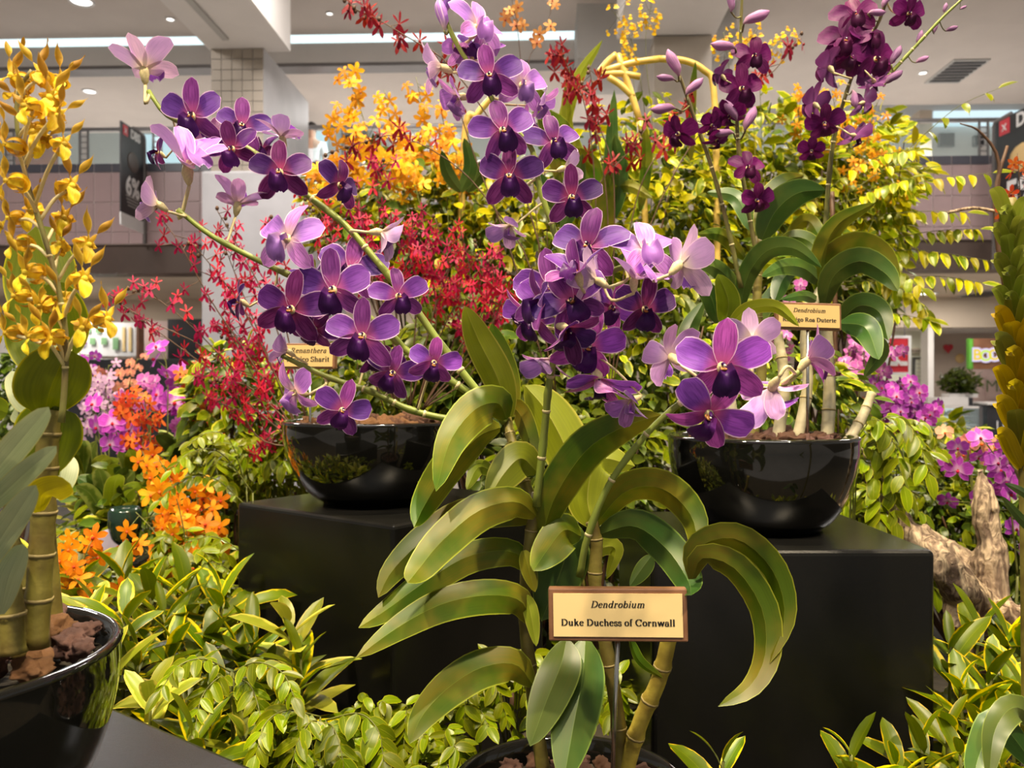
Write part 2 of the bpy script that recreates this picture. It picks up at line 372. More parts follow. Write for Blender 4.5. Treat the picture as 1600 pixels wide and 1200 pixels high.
c2 = mbox('column_center', (mx(1022, 9.8), mx(1112, 9.8), 9.8, 11.5, 0, mz(60, 9.8)), mm['tan'])
mbox('trim_5', (mx(965, 9.8), mx(1118, 9.8), 2, 9.9, mz(58, 9.8), zc), mm['white'])
mbox('trim_6', (mx(902, 11), mx(1150, 11), 11, 12.4, mz(92, 11), zc), mm['grey'])
# fascia of the upper floor with tiles
zt0, zt1, zt2 = mz(250, D1), mz(264, D1), mz(378, D1)
fas = mbox('wall_upper_parapet', (-14, 14, D1, D1 + .25, zt2, zt0), mm['grout'])
tw = 28.5 * D1 / F; th = (zt1 - zt2) / 2.4
t1 = MB().box(-tw / 2 + .007, tw / 2 - .007, -.018, .01, .006, zt0 - zt1 - .004).mesh('tile', mm['slate'], False)
t2 = MB().box(-tw / 2 + .007, tw / 2 - .007, -.015, .01, .007, th - .007).mesh('tile', mm['mauve'], False)
t3 = MB().box(-tw / 2 + .007, tw / 2 - .007, -.015, .01, .007, th * .4 - .007).mesh('tile', mm['mauve'], False)
x = mx(-30, D1)
while x < mx(1640, D1):
    if x < mx(520, D1) or x > mx(1300, D1):
        put('tile', t1, MR @ Matrix.Translation((x, D1, zt1)), fas)
        put('tile', t2, MR @ Matrix.Translation((x, D1, zt1 - th)), fas)
        put('tile', t2, MR @ Matrix.Translation((x, D1, zt1 - 2 * th)), fas)
        put('tile', t3, MR @ Matrix.Translation((x, D1, zt2)), fas)
    x += tw
mbox('trim_7', (-14, 14, D1 + .05, D1 + .5, mz(424, D1 + .05), zt2), mm['brown'])
zl = mz(424, D1 + .05)
mbox('ceiling_lower', (-14, 14, D1 + .4, 17, zl + .02, zl + .2), mm['ceil2'])
mbox('wall_shop_bulkhead', (-14, 14, 16, 16.2, mz(513, 16), zl + .05), mm['ceil2'])
mbox('wall_shop_back', (-14, 14, 17.6, 17.8, 0, zl), mm['beige'])
mbox('ceiling_shop', (-14, 14, 16.2, 17.7, mz(515, 16), mz(512, 16)), mm['white'])
# upper railing: glass, top rail, ladder posts
def railing(x0, x1, posts, label):
    zr = zt0; zh = mz(195, D1)
    r = thing('glass_railing', label, 'railing', (0, 0, 0), 'upper floor railings', MR @ Matrix.Translation(((x0 + x1) / 2, D1 + .1, zr)))
    mbox('top_rail', (x0, x1, D1 + .06, D1 + .14, zh, zh + .05), mm['rail'], r, .01)
    xs = [x0] + posts + [x1]
    for a, b in zip(xs, xs[1:]):
        mbox('glass_panel', (a + .06, b - .06, D1 + .095, D1 + .105, zr, zh - .02), mm['glass'], r)
    for q in posts:
        m = MB()
        for s in (-.06, .06): m.box(q + s - .012, q + s + .012, D1 + .04, D1 + .07, zr, zh)
        for k in range(6): m.box(q - .06, q + .06, D1 + .045, D1 + .065, zr + .07 + k * .085, zr + .085 + k * .085)
        c = Vector((q, D1, zr)); m.v = [tuple(Vector(v) - c) for v in m.v]
        put('post', m.mesh('post', mm['rail'], False), MR @ Matrix.Translation(c), r)
railing(mx(-40, D1), mx(316, D1), [mx(12, D1), mx(128, D1), mx(243, D1)], 'glass railing with ladder posts on upper floor left of the column')
railing(mx(480, D1), mx(1010, D1), [mx(540, D1), mx(690, D1)], 'glass railing on upper floor behind the yellow flower sprays')
railing(mx(1120, D1), mx(1640, D1), [mx(1385, D1), mx(1540, D1)], 'glass railing with ladder posts on upper floor at the right')
# upper floor shops
def mpanel(name, px0, py0, px1, py1, D, mat, label, cat, th=.05, parts=None, group=None, kind=None):
    x0, x1 = mx(px0, D), mx(px1, D); z0, z1 = mz(py1, D), mz(py0, D)
    r = thing(name, label, cat, None, group, MR @ Matrix.Translation(((x0 + x1) / 2, D, z0)))
    mbox('panel', (x0, x1, D - th, D, z0, z1), mat, r)
    return r, x0, x1, z0, z1
def framed(r, x0, x1, z0, z1, D, mat, w=.03):
    for b in ((x0 - w, x1 + w, z1, z1 + w), (x0 - w, x1 + w, z0 - w, z0), (x0 - w, x0, z0, z1), (x1, x1 + w, z0, z1)):
        mbox('frame', (b[0], b[1], D - .09, D, b[2], b[3]), mat, r)
def text(body, size, mat, M, parent, name='lettering', bold=0.0, align='CENTER'):
    cu = bpy.data.curves.new('text', 'FONT'); cu.body = body; cu.size = size; cu.align_x = align; cu.align_y = 'CENTER'; cu.offset = bold; cu.extrude = .002; cu.resolution_u = 4
    o = bpy.data.objects.new('text', cu); COL.objects.link(o)
    me = bpy.data.meshes.new_from_object(o); bpy.data.objects.remove(o); bpy.data.curves.remove(cu)
    me.materials.clear(); me.materials.append(mat)
    return put(name, me, M, parent)
RX = Matrix.Rotation(rad(90), 4, 'X')
def mtext(body, px, py, D, hpx, mat, parent, bold=0.0, tilt=0):
    return text(body, hpx / F * D, mat, MR @ Matrix.Translation(MP(px, py, D)) @ Matrix.Rotation(rad(tilt), 4, 'Y') @ RX, parent, bold=bold)
r, a, b, c, d = mpanel('shop_poster', 24, 204, 95, 256, 16.5, mm['poster'], 'orange and red shop poster on upper floor behind yellow flowers', 'poster')
framed(r, a, b, c, d, 16.5, mm['wht']); mtext('SALE', 62, 226, 16.4, 12, mm['wht'], r, .01)
r, *_ = mpanel('lit_shop_window', 222, 205, 332, 250, 15.9, mm['screen'], 'bright lit shop window on upper floor beside the black banner', 'window')
r, *_ = mpanel('lit_shop_window', 470, 182, 512, 262, 15.9, mm['screen'], 'bright white shop entrance on upper floor right of column', 'window')
r, *_ = mpanel('shop_sign_panel', 540, 192, 575, 262, 16.5, mm['dark'], 'dark tall poster panel on upper floor behind the yellow sprays', 'poster')
mtext('SALE', 557, 205, 16.44, 9, mm['wht'], r)
r, *_ = mpanel('lit_ceiling_panel', 1372, 190, 1425, 204, 16.3, mm['screen'], 'glowing ceiling panel on upper floor left of the beige pillar', 'light')
r, *_ = mpanel('lit_ceiling_panel', 1458, 182, 1600, 205, 16.4, mm['screen'], 'pale blue lit shop ceiling on upper floor right of pillar', 'light')
mbox('column_upper', (mx(1437, 15.5), mx(1456, 15.5), 15.5, 16, 4.2, zc), mm['ceil2'])
for (q0, q1, y0, nm) in ((1466, 1487, 218, 'larger black screen in upper shop right of the beige pillar'), (1520, 1533, 222, 'small black screen in upper shop near the right banner')):
    r, a, b, c, d = mpanel('display_screen', q0, y0, q1, 236, 16.5, mm['dark'], nm, 'screen', .1); framed(r, a, b, c, d, 16.5, mm['rail'], .015)
# downlights and vents
def downlight(px, py, z, label, vent=False, w=.09):
    r0 = Matrix.Rotation(-MA, 3, 'Z') @ Vector(((px - 800) / F, 1, -(py - 600) / F)); s = (z - CZ) / r0.z; q = r0 * s
    r = thing('air_vent' if vent else 'downlight', label, 'vent' if vent else 'light', None, 'ceiling vents' if vent else 'recessed downlights', MR @ Matrix.Translation((q.x, q.y, z - .02)))
    if vent:
        mbox('frame', (q.x - .28, q.x + .28, q.y - .5, q.y + .5, z - .02, z), mm['grey'], r)
        for k in range(7): mbox('slat', (q.x - .24, q.x + .24, q.y - .44 + k * .13, q.y - .37 + k * .13, z - .035, z - .015), mm['dark'], r)
    else:
        m = MB().lathe([(w, 0), (w * 1.25, 0), (w * 1.25, .02), (w, .02)], 20); put('ring', m.mesh('ring', mm['wht']), MR @ Matrix.Translation((q.x, q.y, z - .02)), r)
        m = MB().lathe([(0.001, 0), (w, 0)], 20); put('lens', m.mesh('lens', mm['lamp']), MR @ Matrix.Translation((q.x, q.y, z - .008)), r)
downlight(127, 1, zc, 'round ceiling downlight at top edge above the yellow orchid', w=.13)
downlight(266, 29, zc, 'small ceiling downlight left of the white beam', w=.05)
downlight(515, 20, zc, 'small ceiling downlight right of the white beam', w=.04)
downlight(140, 142, zc2, 'small gallery downlight left of the pale lilac orchid')
downlight(1442, 113, zc, 'small round downlight left of the square ceiling vent', w=.06)
downlight(1494, 111, zc, 'dark square ceiling vent above the right gallery', True)
downlight(1443, 522, mz(515, 16) + .0, 'shop downlight left of the heart sticker', w=.07)
downlight(1472, 522, mz(515, 16) + .0, 'shop downlight above the heart sticker', w=.07)
downlight(1566, 522, mz(515, 16) + .0, 'shop downlight above the lit letters sign', w=.07)
downlight(1448, 458, zl + .02, 'flat lower ceiling light over the shops', w=.16)
downlight(1540, 458, zl + .02, 'dark lower ceiling vent over the lit letters sign', True)
# hanging banners
def banner(tl, tr, bl, Dl, Dr, lab, pole, big, logo, small):
    A = MP(tl[0], tl[1], Dl); B = MP(tr[0], tr[1], Dr); H = A.z - MP(bl[0], bl[1], Dl).z
    u = (B - A); u.z = 0; wd = u.length; u.normalize(); nrm = Vector((u.y, -u.x, 0))
    Mb = MR @ frame((A + B) / 2 - Vector((0, 0, H)), nrm, (0, 0, 1)); Mb = MR @ Matrix.Translation((A.lerp(B, .5)) - Vector((0, 0, H + (A.z - B.z) / 2)))
    rot = Matrix((u, -nrm, (0, 0, 1))).transposed().to_4x4()
    r = thing('hanging_banner', lab, 'banner', None, 'black advertising banners', Mb)
    Mx = Mb @ rot
    o = put('fabric', MB().box(-wd / 2, wd / 2, -.01, .01, H * .12, H).mesh('fabric', mm['black'], False), Mx, r)
    put('hem', MB().box(-wd / 2, wd / 2, -.01, .01, 0, H * .12).mesh('hem', mm['wht'], False), Mx, r)
    put('pole', MB().tube([(pole * (wd / 2 + .06), 0, -H * .1), (pole * (wd / 2 + .06), 0, H * .97), (pole * (wd / 2 + .03), 0, H), (pole * (wd / 2 - .3), 0, H + .02)], .025).mesh('pole', mm['rail']), Mx, r)
    T = lambda x, z: Mx @ Matrix.Translation((x, -.014, z)) @ RX
    text(logo, wd * .24, mm['wht'], T(wd * .12, H * .93), r, bold=.008)
    put('logo', MB().box(-wd * .10, wd * .10, -.016, -.01, -wd * .1, wd * .1).mesh('logo', mm['red'], False), Mx @ Matrix.Translation((-wd * .32, 0, H * .93)), r)
    text('x', wd * .2, mm['wht'], Mx @ Matrix.Translation((-wd * .32, -.018, H * .935)) @ RX, r)
    text(big, wd * .52, mm['wht'], T(0, H * .40), r, bold=.012)
    for k in range(4): put('small_print', MB().box(-wd * (.3 - .03 * k), wd * (.3 - .03 * k), -.013, -.01, 0, .015).mesh('print', mm['grey'], False), Mx @ Matrix.Translation((0, 0, H * (.30 - .03 * k))), r)
    if small:
        m = MB(); m.ball((0, -.004, 0), (wd * .26, .012, H * .10), 12, 6)
        put('picture', m.mesh('picture', small), Mx @ Matrix.Translation((wd * .02, -.008, H * .66)), r)
    return r
banner((188, 190), (223, 212), (184, 352), 11.2, 11.9, 'black hanging banner with large 6% left of the column', 1, '6%', 'DBS', mm['brown'])
banner((1557, 184), (1640, 150), (1557, 392), 11.4, 10.4, 'black hanging banner cut by the right photo edge', -1, '5%', 'DBS', mt['brass'])
# ground floor shops, right
r, a, b, c, d = mpanel('red_shop_sign', 1386, 530, 1416, 582, 14.8, mm['red'], 'square red shop sign with white emblem behind pink orchids', 'sign', .08)
framed(r, a, b, c, d, 14.8, mm['wht'], .045)
for q in (a + .05, b - .05): mbox('hanger', (q - .008, q + .008, 14.74, 14.76, d, zl + .02), mm['rail'], r)
mtext('PonPon', 1400, 567, 14.7, 11, mm['wht'], r, .012)
m = MB().lathe([(.001, 0), (.085, 0), (.085, .01), (.001, .01)], 20)
put('emblem', m.mesh('emblem', mm['wht']), MR @ Matrix.Translation(MP(1401, 548, 14.7)) @ RX, r)
put('emblem', MB().box(-.02, .02, -.012, 0, -.2, -.06).mesh('emblem', mm['wht'], False), MR @ Matrix.Translation(MP(1401, 548, 14.7)), r)
mbox('wall_shop_mint', (mx(1380, 16.6), mx(1449, 16.6), 16.6, 16.8, 0, mz(515, 16)), mm['mint'])
mbox('trim_8', (mx(1450, 16), mx(1459, 16), 16, 16.3, 0, mz(513, 16)), mm['white'])
r, a, b, c, d = mpanel('menu_frame', 1427, 561, 1439, 606, 16.55, mm['mint'], 'narrow framed menu board on pale green shop wall', 'poster'); framed(r, a, b, c, d, 16.55, mm['dark'], .025)
for k in range(6): mbox('print', (a + .03, b - .03, 16.49, 16.5, c + .06 + k * .08, c + .075 + k * .08), mm['grey'], r)
r, *_ = mpanel('shop_name_plate', 1425, 545, 1440, 552, 16.55, mm['ceil2'], 'small brown name plate above the framed menu', 'sign')
mtext('BREAD', 1432, 548.5, 16.49, 5, mm['dark'], r)
# heart and round stickers
m = MB(); pts = []
for k in range(32):
    a = 2 * math.pi * k / 32; pts.append((.16 * math.sin(a) ** 3 * .6, 0, .0065 * (13 * math.cos(a) - 5 * math.cos(2 * a) - 2 * math.cos(3 * a) - math.cos(4 * a))))
m.add([(p[0], -.03, p[2]) for p in pts] + [(p[0], 0, p[2]) for p in pts], [tuple(range(32))] + [(i, (i + 1) % 32, 32 + (i + 1) % 32, 32 + i) for i in range(32)])
tag(put('heart_sticker', m.mesh('heart', mm['red'], False), MR @ Matrix.Translation(MP(1481, 544, 17.58))), 'red heart sticker on the beige shop wall', 'sticker')
tag(put('round_sticker', MB().lathe([(.001, 0), (.09, 0), (.1, -.02)], 20).mesh('disc', mt['brass']), MR @ Matrix.Translation(MP(1501, 560, 17.57)) @ RX), 'round tan sticker on beige shop wall below heart', 'sticker')
r, a, b, c, d = mpanel('lit_letter_sign', 1516, 531, 1600, 577, 15.6, mm['woodp'], 'brown wood fascia sign with glowing yellow bubble letters', 'sign', .12)
mbox('side_panel', (mx(1510, 15.6), mx(1517, 15.6), 15.5, 15.6, c, d), mm['lgreen'], r, label='bright green side panel')
for k, ch in enumerate('BOOST'):
    q = 1527 + k * 13.5
    mtext(ch, q, 555 + (k % 2) * 1.5, 15.46, 25, mm['pnk'], r, .03); mtext(ch, q, 555 + (k % 2) * 1.5, 15.42, 23, mm['ylw'] if k % 2 == 0 else mm['grn'], r, .006)
mbox('wall_shop_pink', (mx(1512, 16.4), mx(1640, 16.4), 16.4, 16.5, 0, mz(578, 16.4)), mm['pinkw'])
r, *_ = mpanel('wall_lettering', 1540, 582, 1620, 622, 16.38, mm['pinkw'], 'pale pink wall panel with handwritten green lettering', 'sign', .02)
mtext('Made', 1570, 604, 16.34, 27, plain('script_green', (.13, .20, .07), .5), r, -.004)
# display case
DD = 11.0
x0, x1 = mx(1440, DD), mx(1532, DD); zd0, zd1 = 0.0, mz(634, DD)
r = thing('display_case', 'glass bakery display case with lit shelves of cakes', 'display case', None, None, MR @ Matrix.Translation(((x0 + x1) / 2, DD, 0)))
mbox('base', (x0, x1, DD, DD + .7, 0, mz(690, DD)), mm['white'], r); mbox('top', (x0, x1, DD, DD + .7, zd1 - .03, zd1), mm['white'], r)
mbox('back', (x0, x1, DD + .65, DD + .7, mz(690, DD), zd1), mm['shopglow'], r); mbox('shelf', (x0, x1, DD + .1, DD + .65, mz(650, DD), mz(649, DD)), mm['wht'], r)
mbox('shelf', (x0, x1, DD + .1, DD + .65, mz(664, DD), mz(663, DD)), mm['wht'], r)
mbox('glass_front', (x0, x1, DD, DD + .01, mz(690, DD), zd1 - .03), mm['glass'], r)
for q in (x0, x1): mbox('side_frame', (q - .02, q + .02, DD - .01, DD + .02, 0, zd1), mm['rail'], r)
cols = [(.75, .30, .25), (.78, .45, .40), (.72, .55, .35), (.45, .65, .70), (.80, .72, .62)]
cm = [plain('cake_%d' % i, c, .6, .1) for i, c in enumerate(cols)]
for row, (yy, n) in enumerate(((649, 7), (663, 7), (678, 8))):
    for k in range(n):
        q = x0 + .08 + (x1 - x0 - .14) * k / (n - 1)
        m = MB().lathe([(.001, 0), (.045, 0), (.05, .03), (.035, .06), (.001, .07)], 12)
        tag(put('cake', m.mesh('cake', cm[(k + row * 2) % 5]), MR @ Matrix.Translation((q, DD + .25, mz(yy, DD)))), 'small cake on the %s shelf of the display case' % ('top', 'middle', 'bottom')[row], 'cake', 'cakes on the %s shelf of the case' % ('top', 'middle', 'bottom')[row])
mbox('counter_box', (mx(1478, DD), mx(1520, DD), DD + .1, DD + .5, zd1, zd1 + .11), mm['white'], kind=None, label='white box standing on the bakery display case', cat='box', bev=.008)
mbox('card_reader', (mx(1520.5, DD), mx(1527, DD), DD + .1, DD + .3, zd1, zd1 + .11), mm['dark'], kind=None, label='small black card reader beside the white box', cat='device', bev=.01)
r = thing('dark_counter', 'dark shop counter with white lettering right of display case', 'counter', None, None, MR @ Matrix.Translation((mx(1575, DD), DD, 0)))
mbox('front', (mx(1543, DD), mx(1680, DD), DD, DD + .7, 0, mz(632, DD)), mm['dark'], r, .01); mbox('counter_top', (mx(1541, DD), mx(1682, DD), DD - .03, DD + .72, mz(632, DD), mz(629, DD)), mm['white'], r)
mtext('LOVE', 1580, 665, DD - .01, 19, mm['wht'], r)
# ground floor shop, left
r, a, b, c, d = mpanel('check_shop_sign', 122, 503, 217, 556, 14.5, mm['wht'], 'white shop front board with green check tiles', 'sign', .08)
tg = MB().box(-.048, .048, -.02, .0, -.06, .06).mesh('green_tile', mm['sgreen'], False)
for (q, y) in ((138, 515), (172, 515), (145, 533), (163, 533), (181, 533), (181, 541), (154, 515)): put('green_tile', tg, MR @ Matrix.Translation(MP(q, y, 14.4)), r)
for q in (193, 203): mbox('stripe', (mx(q - 2, 14.4), mx(q + 2, 14.4), 14.4, 14.43, mz(548, 14.4), mz(510, 14.4)), mt['brass_l'], r)
r = thing('round_letter_sign', 'round white lit letter sign at the left shop', 'sign', None, None, MR @ Matrix.Translation(MP(128, 533, 14.41)))
put('disc', MB().lathe([(.001, 0), (.085, 0), (.095, .02)], 24).mesh('disc', mm['pnk']), MR @ Matrix.Translation(MP(128, 533, 14.41)) @ RX, r)
mtext('H', 128, 533, 14.36, 12, mm['grey'], r, .006)
mbox('wall_shop_left', (mx(222, 15), mx(262, 15), 15, 15.2, 0, mz(500, 15)), mm['pinkw'])
mbox('trim_9', (mx(217, 14.5), mx(221, 14.5), 14.4, 14.6, 0, mz(500, 14.5)), mm['woodp'])
mbox('wall_shop_dark', (mx(262, 15), mx(320, 15), 15, 15.2, 0, mz(497, 15)), mm['dark'])
mbox('dark_shop_counter', (mx(105, 13), mx(345, 13), 13, 14, 0, mz(560, 13)), mm['dark'], kind=None, label='long dark shop counter behind the pink orchid display', cat='counter', bev=.02)
mbox('wall_shop_white', (mx(-60, 15), mx(50, 15), 15, 15.2, 0, mz(505, 15)), mm['white'])
# planter on top of the display case
def topiary_bush(px, py, D, lab):
    c = MP(px, py, D); c.z = zd1 + .111; c = MR @ c
    r = thing('potted_bush', lab, 'plant', c)
    put('planter', MB().box(-.19, .19, -.1, .1, 0, .05).mesh('planter', mm['white'], False), Matrix.Translation(c), r)
    m = MB()
    for k in range(900):
        a = Vector((U(-1, 1), U(-1, 1), U(-1, 1)))
        if a.length > 1: continue
        q = Vector((a.x * .28, a.y * .16, .20 + a.z * .17)); s = .08; n = Vector((U(-1, 1), U(-1, 1), U(-1, 1))).normalized(); w = n.orthogonal().normalized()
        m.add([q, q + (n * .5 + w * .35) * s, q + n * s * 1.2, q + (n * .5 - w * .35) * s], [(0, 1, 2, 3)], [(.5, 0), (1, .5), (.5, 1), (0, .5)])
    tag(put('foliage', m.mesh('foliage', LV['bush_d']), Matrix.Translation(c), r), None, None, None, 'stuff')
topiary_bush(1499, 622, DD + .3, 'small dark bushy plant in white planter on display case')
# person on the upper floor
pc = MP(487, 262, 14.2); pz = 4.25
pr = thing('person', 'person in white shirt standing at the upper floor railing', 'person', None, None, MR @ Matrix.Translation((pc.x, pc.y, pz)))
def skinmesh(name, verts, edges, radii, mat, M, parent, sub=2):
    me = bpy.data.meshes.new(name); me.from_pydata(verts, edges, []); me.materials.append(mat)
    o = put(name, me, M, parent); s = o.modifiers.new('skin', 'SKIN'); s.use_smooth_shade = True
    for i, q in enumerate(radii): me.skin_vertices[0].data[i].radius = (q, q) if not hasattr(q, '__len__') else q
    me.skin_vertices[0].data[0].use_root = True
    o.modifiers.new('sub', 'SUBSURF').levels = sub; o.modifiers['sub'].render_levels = sub
    return o
sk = plain('skin', (.42, .24, .16), .6); tr_ = plain('trousers', (.03, .03, .04), .8); sh = plain('shirt_white', (.72, .72, .74), .8); hr = plain('hair', (.02, .015, .012), .6)
Mp = MR @ Matrix.Translation((pc.x, pc.y, pz))
skinmesh('body', [(0,0,.92),(0,0,1.15),(0,0,1.38),(0,0,1.48),(0,-.01,1.60),(0,-.01,1.70),(-.19,0,1.36),(-.24,-.02,1.10),(-.20,-.18,.95),(.19,0,1.36),(.24,-.02,1.10),(.22,-.15,.92),(-.1,0,.85),(-.1,0,.47),(-.1,0,.05),(.1,0,.85),(.1,0,.47),(.1,0,.05)],
         [(0,1),(1,2),(2,3),(3,4),(4,5),(2,6),(6,7),(7,8),(2,9),(9,10),(10,11),(0,12),(12,13),(13,14),(0,15),(15,16),(16,17)],
         [(.15,.1),(.14,.1),(.15,.1),.055,.09,.07,.06,.045,.035,.06,.045,.035,.09,.065,.045,.09,.065,.045], sk, Mp, pr)
skinmesh('shirt', [(0,0,.95),(0,0,1.15),(0,0,1.37),(0,0,1.42),(-.19,0,1.36),(-.235,-.01,1.16),(.19,0,1.36),(.235,-.01,1.16)], [(0,1),(1,2),(2,3),(2,4),(4,5),(2,6),(6,7)],
         [(.17,.12),(.16,.12),(.17,.12),.07,.075,.065,.075,.065], sh, Mp, pr)
skinmesh('trousers', [(0,0,.92),(-.1,0,.84),(-.1,0,.47),(-.1,0,.08),(.1,0,.84),(.1,0,.47),(.1,0,.08)], [(0,1),(1,2),(2,3),(0,4),(4,5),(5,6)], [(.165,.115),.105,.08,.06,.105,.08,.06], tr_, Mp, pr)
put('hair', MB().ball((0, .01, 1.66), (.1, .115, .11)).mesh('hair', hr), Mp, pr)
# ------------------------------------------------------------------ the garden bed and pedestals
ZB = .9
bd = MB().box(-3.2, 3.4, .25, 4.6, 0, ZB)
o = bd.obj('planter_bed', mt['soil'], smooth=False); tag(o, None, None, None, 'structure')
def pedestal(c, ux, uy, ztop, lab):
    """c = near corner (x, y); ux, uy = edge vectors"""
    c = Vector((c[0], c[1], 0)); ux = Vector((*ux, 0)); uy = Vector((*uy, 0)); cc = c + (ux + uy) / 2
    vs = []
    for z in (0, ztop - ZB):
        for q in (c, c + ux, c + ux + uy, c + uy): vs.append(Vector((q.x - cc.x, q.y - cc.y, z)))
    m = MB().add(vs, [(0, 3, 2, 1), (4, 5, 6, 7), (0, 1, 5, 4), (1, 2, 6, 5), (2, 3, 7, 6), (3, 0, 4, 7)])
    o = put('display_pedestal', m.mesh('pedestal', mt['pedestal'], False), Matrix.Translation((cc.x, cc.y, ZB)))
    bevel(o, .007, 3); return tag(o, lab, 'pedestal', 'black display pedestals')
fr = 1.0; zt_ = CZ - .2
pedestal(((1018 - 800) / F * 1.0, 1.0), ((1462 - 1018) / F, 0), (0, .31), zt_, 'glossy black cube pedestal carrying the right pot of dark orchids')
pedestal((-.168, 1.18), (-.297, .225), (.225, .297), zt_, 'black cube pedestal turned cornerwise under the left pot')
pedestal((-.05, .62), (-.50, .36), (-.25, -.347), CZ - .345, 'low black pedestal under the front left pot')
# ------------------------------------------------------------------ pots
def pot(name, cx, cy, zr, r, h, foot, label, n=64):
    pr_ = [(.001, 0), (foot, 0), (foot * 1.02, .004)]
    for k in range(1, 13):
        a = k / 12; pr_.append((foot + (r - foot) * math.sin(a * math.pi / 2) ** .8 * (1 if a < 1 else 1), .004 + (h - .004) * a ** 1.25))
    pr_ += [(r + .001, h + .003), (r - .004, h + .006), (r - .009, h + .003), (r - .011, h - .008)]
    for k in range(6): pr_.append((r - .013 - .02 * (k / 5) ** 2, h - .012 - k * .006))
    m = MB().lathe(pr_, n)
    t_ = thing('plant_pot', label, 'pot', (cx, cy, zr - h), 'black glazed orchid pots')
    put('bowl', m.mesh('bowl', mt['black_glaze']), Matrix.Translation((cx, cy, zr - h)), t_)
    s = MB().lathe([(.001, 0), (r - .014, 0)], 40)
    put('potting_mix', s.mesh('mix', mt['soil']), Matrix.Translation((cx, cy, zr - .022)), t_)
    return t_
def rock_mesh(seed, m):
    mb = MB(); n, k = 26, 16; rows = []
    for j in range(k + 1):
        row = []
        for i in range(n):
            a = 2 * math.pi * i / n; b = math.pi * j / k
            v = Vector((math.sin(b) * math.cos(a), math.sin(b) * math.sin(a) * .8, -math.cos(b) * .65))
            f = 1 + .7 * noise.noise(v * 1.5 + Vector((seed * 7.1, 0, 0))) + .4 * noise.noise(v * 3.5 + Vector((0, seed * 3.3, 0))) + .22 * noise.noise(v * 9 + Vector((0, 0, seed)))
            row.append(v * f)
        rows.append(row)
    return mb.grid(rows, None, 0, True).mesh('stone', m)
ROCK = {k: [rock_mesh(i + 10 * q, mt[k]) for i in range(4)] for q, k in enumerate(('bark', 'lava', 'lava2'))}
def rocks(cx, cy, z, r, n, s, kinds, label, group, name='bark_chip'):
    for k in range(n):
        a = k * 2.39996; q = r * math.sqrt((k + .5) / n)
        sc = s * U(.7, 1.25); kd = random.choice(kinds)
        M = Matrix.Translation((cx + q * math.cos(a), cy + q * math.sin(a), z + sc * U(.2, .9))) @ Matrix.Rotation(U(0, 6.28), 4, 'Z') @ Matrix.Rotation(U(-.5, .5), 4, 'X') @ Matrix.Diagonal((sc, sc, sc, 1))
        tag(put(name, random.choice(ROCK[kd]), M), label, 'bark' if name == 'bark_chip' else 'stone', group)
PR = (P(1190, 600, 1.165).x, 1.165); zr_r = CZ - .076
pot('plant_pot', PR[0], PR[1], zr_r, .129, zr_r - zt_, .080, 'black bowl pot with dark orchids on the right pedestal')
rocks(PR[0], PR[1], zr_r - .006, .105, 60, .0115, ['bark', 'bark', 'lava'], 'rough brown bark chip in the right pedestal pot', 'bark chips in the right pot')
PL = (P(585, 600, 1.42).x, 1.42); zr_l = CZ - .067
pot('plant_pot', PL[0], PL[1], zr_l, .153, zr_l - zt_, .085, 'black bowl pot on the left cornerwise pedestal')
rocks(PL[0], PL[1], zr_l - .006, .125, 60, .0135, ['bark', 'lava2'], 'orange brown bark chip in the left pedestal pot', 'bark chips in the left pot')
PC = (P(893, 600, .87).x, .87); zr_c = CZ - .425
pot('plant_pot', PC[0], PC[1], zr_c, .129, zr_c - ZB, .085, 'black glazed pot at the bottom centre behind the large sign')
rocks(PC[0], PC[1], zr_c - .014, .10, 40, .0125, ['lava', 'bark'], 'reddish stone in the bottom centre pot', 'stones in the centre pot', 'stone')
PF = (-.445, .62); zr_f = CZ - .205
pot('plant_pot', PF[0], PF[1], zr_f, .140, .14, .085, 'large black glazed pot at the left edge holding yellow orchid')
rocks(PF[0], PF[1], zr_f - .004, .121, 56, .0135, ['lava', 'lava', 'lava2'], 'reddish lava stone in the front left pot', 'lava stones in the front left pot', 'lava_stone')
# ------------------------------------------------------------------ leaves along traced spines
def leaf(parent, pts, wid, mat, roll=0.0, fold=.25, p=.5, q=.68, n=18, name='leaf', base=.25, twist=0.0, nu=6, wave=0.0, label=None):
    """pts: world Vectors base to tip; wid: full width in metres; roll: turn of the blade about its midrib"""
    sp = spline(pts, n); rows = []; uvs = []
    vm = p / (p + q); nm = vm ** p * (1 - vm) ** q
    for i, c in enumerate(sp):
        v = i / n; t = (sp[min(i + 1, n)] - sp[max(i - 1, 0)]).normalized()
        view = (c - Vector((0, 0, CZ))).normalized()
        s = t.cross(view)
        if s.length < .05: s = t.cross(Vector((0, 0, 1)))
        s.normalize(); s = Matrix.Rotation(rad(roll + twist * (v - .5)), 3, t) @ s; nn = s.cross(t).normalized()
        vv = min(max(v, 1e-4), 1 - 1e-4)
        w = .5 * wid * max(vv ** p * (1 - vv) ** q / nm, base * (1 - v) ** 1.5)
        row = []; h = nu // 2
        for k in range(nu + 2):
            u = (k - h) / h if k <= h else (k - h - 1) / h
            row.append(c + s * (u * w * math.cos(fold)) + nn * (abs(u) * w * math.sin(fold) - .10 * w * u * u) + nn * (wave * w * math.sin(v * 9 + k) * abs(u)))
            uvs.append(((u + 1) / 2, v))
        rows.append(row)
    b = sp[0]; rows = [[x - b for x in r] for r in rows]
    mb = MB(); h = nu // 2 + 1; N2 = nu + 2
    for lo in (0, h): mb.grid([r[lo:lo + h] for r in rows], [uvs[i * N2 + k] for i in range(len(rows)) for k in range(lo, lo + h)])
    o = put(name, mb.mesh(name, mat), Matrix.Translation(b), parent)
    if label: o['label'] = label
    return o
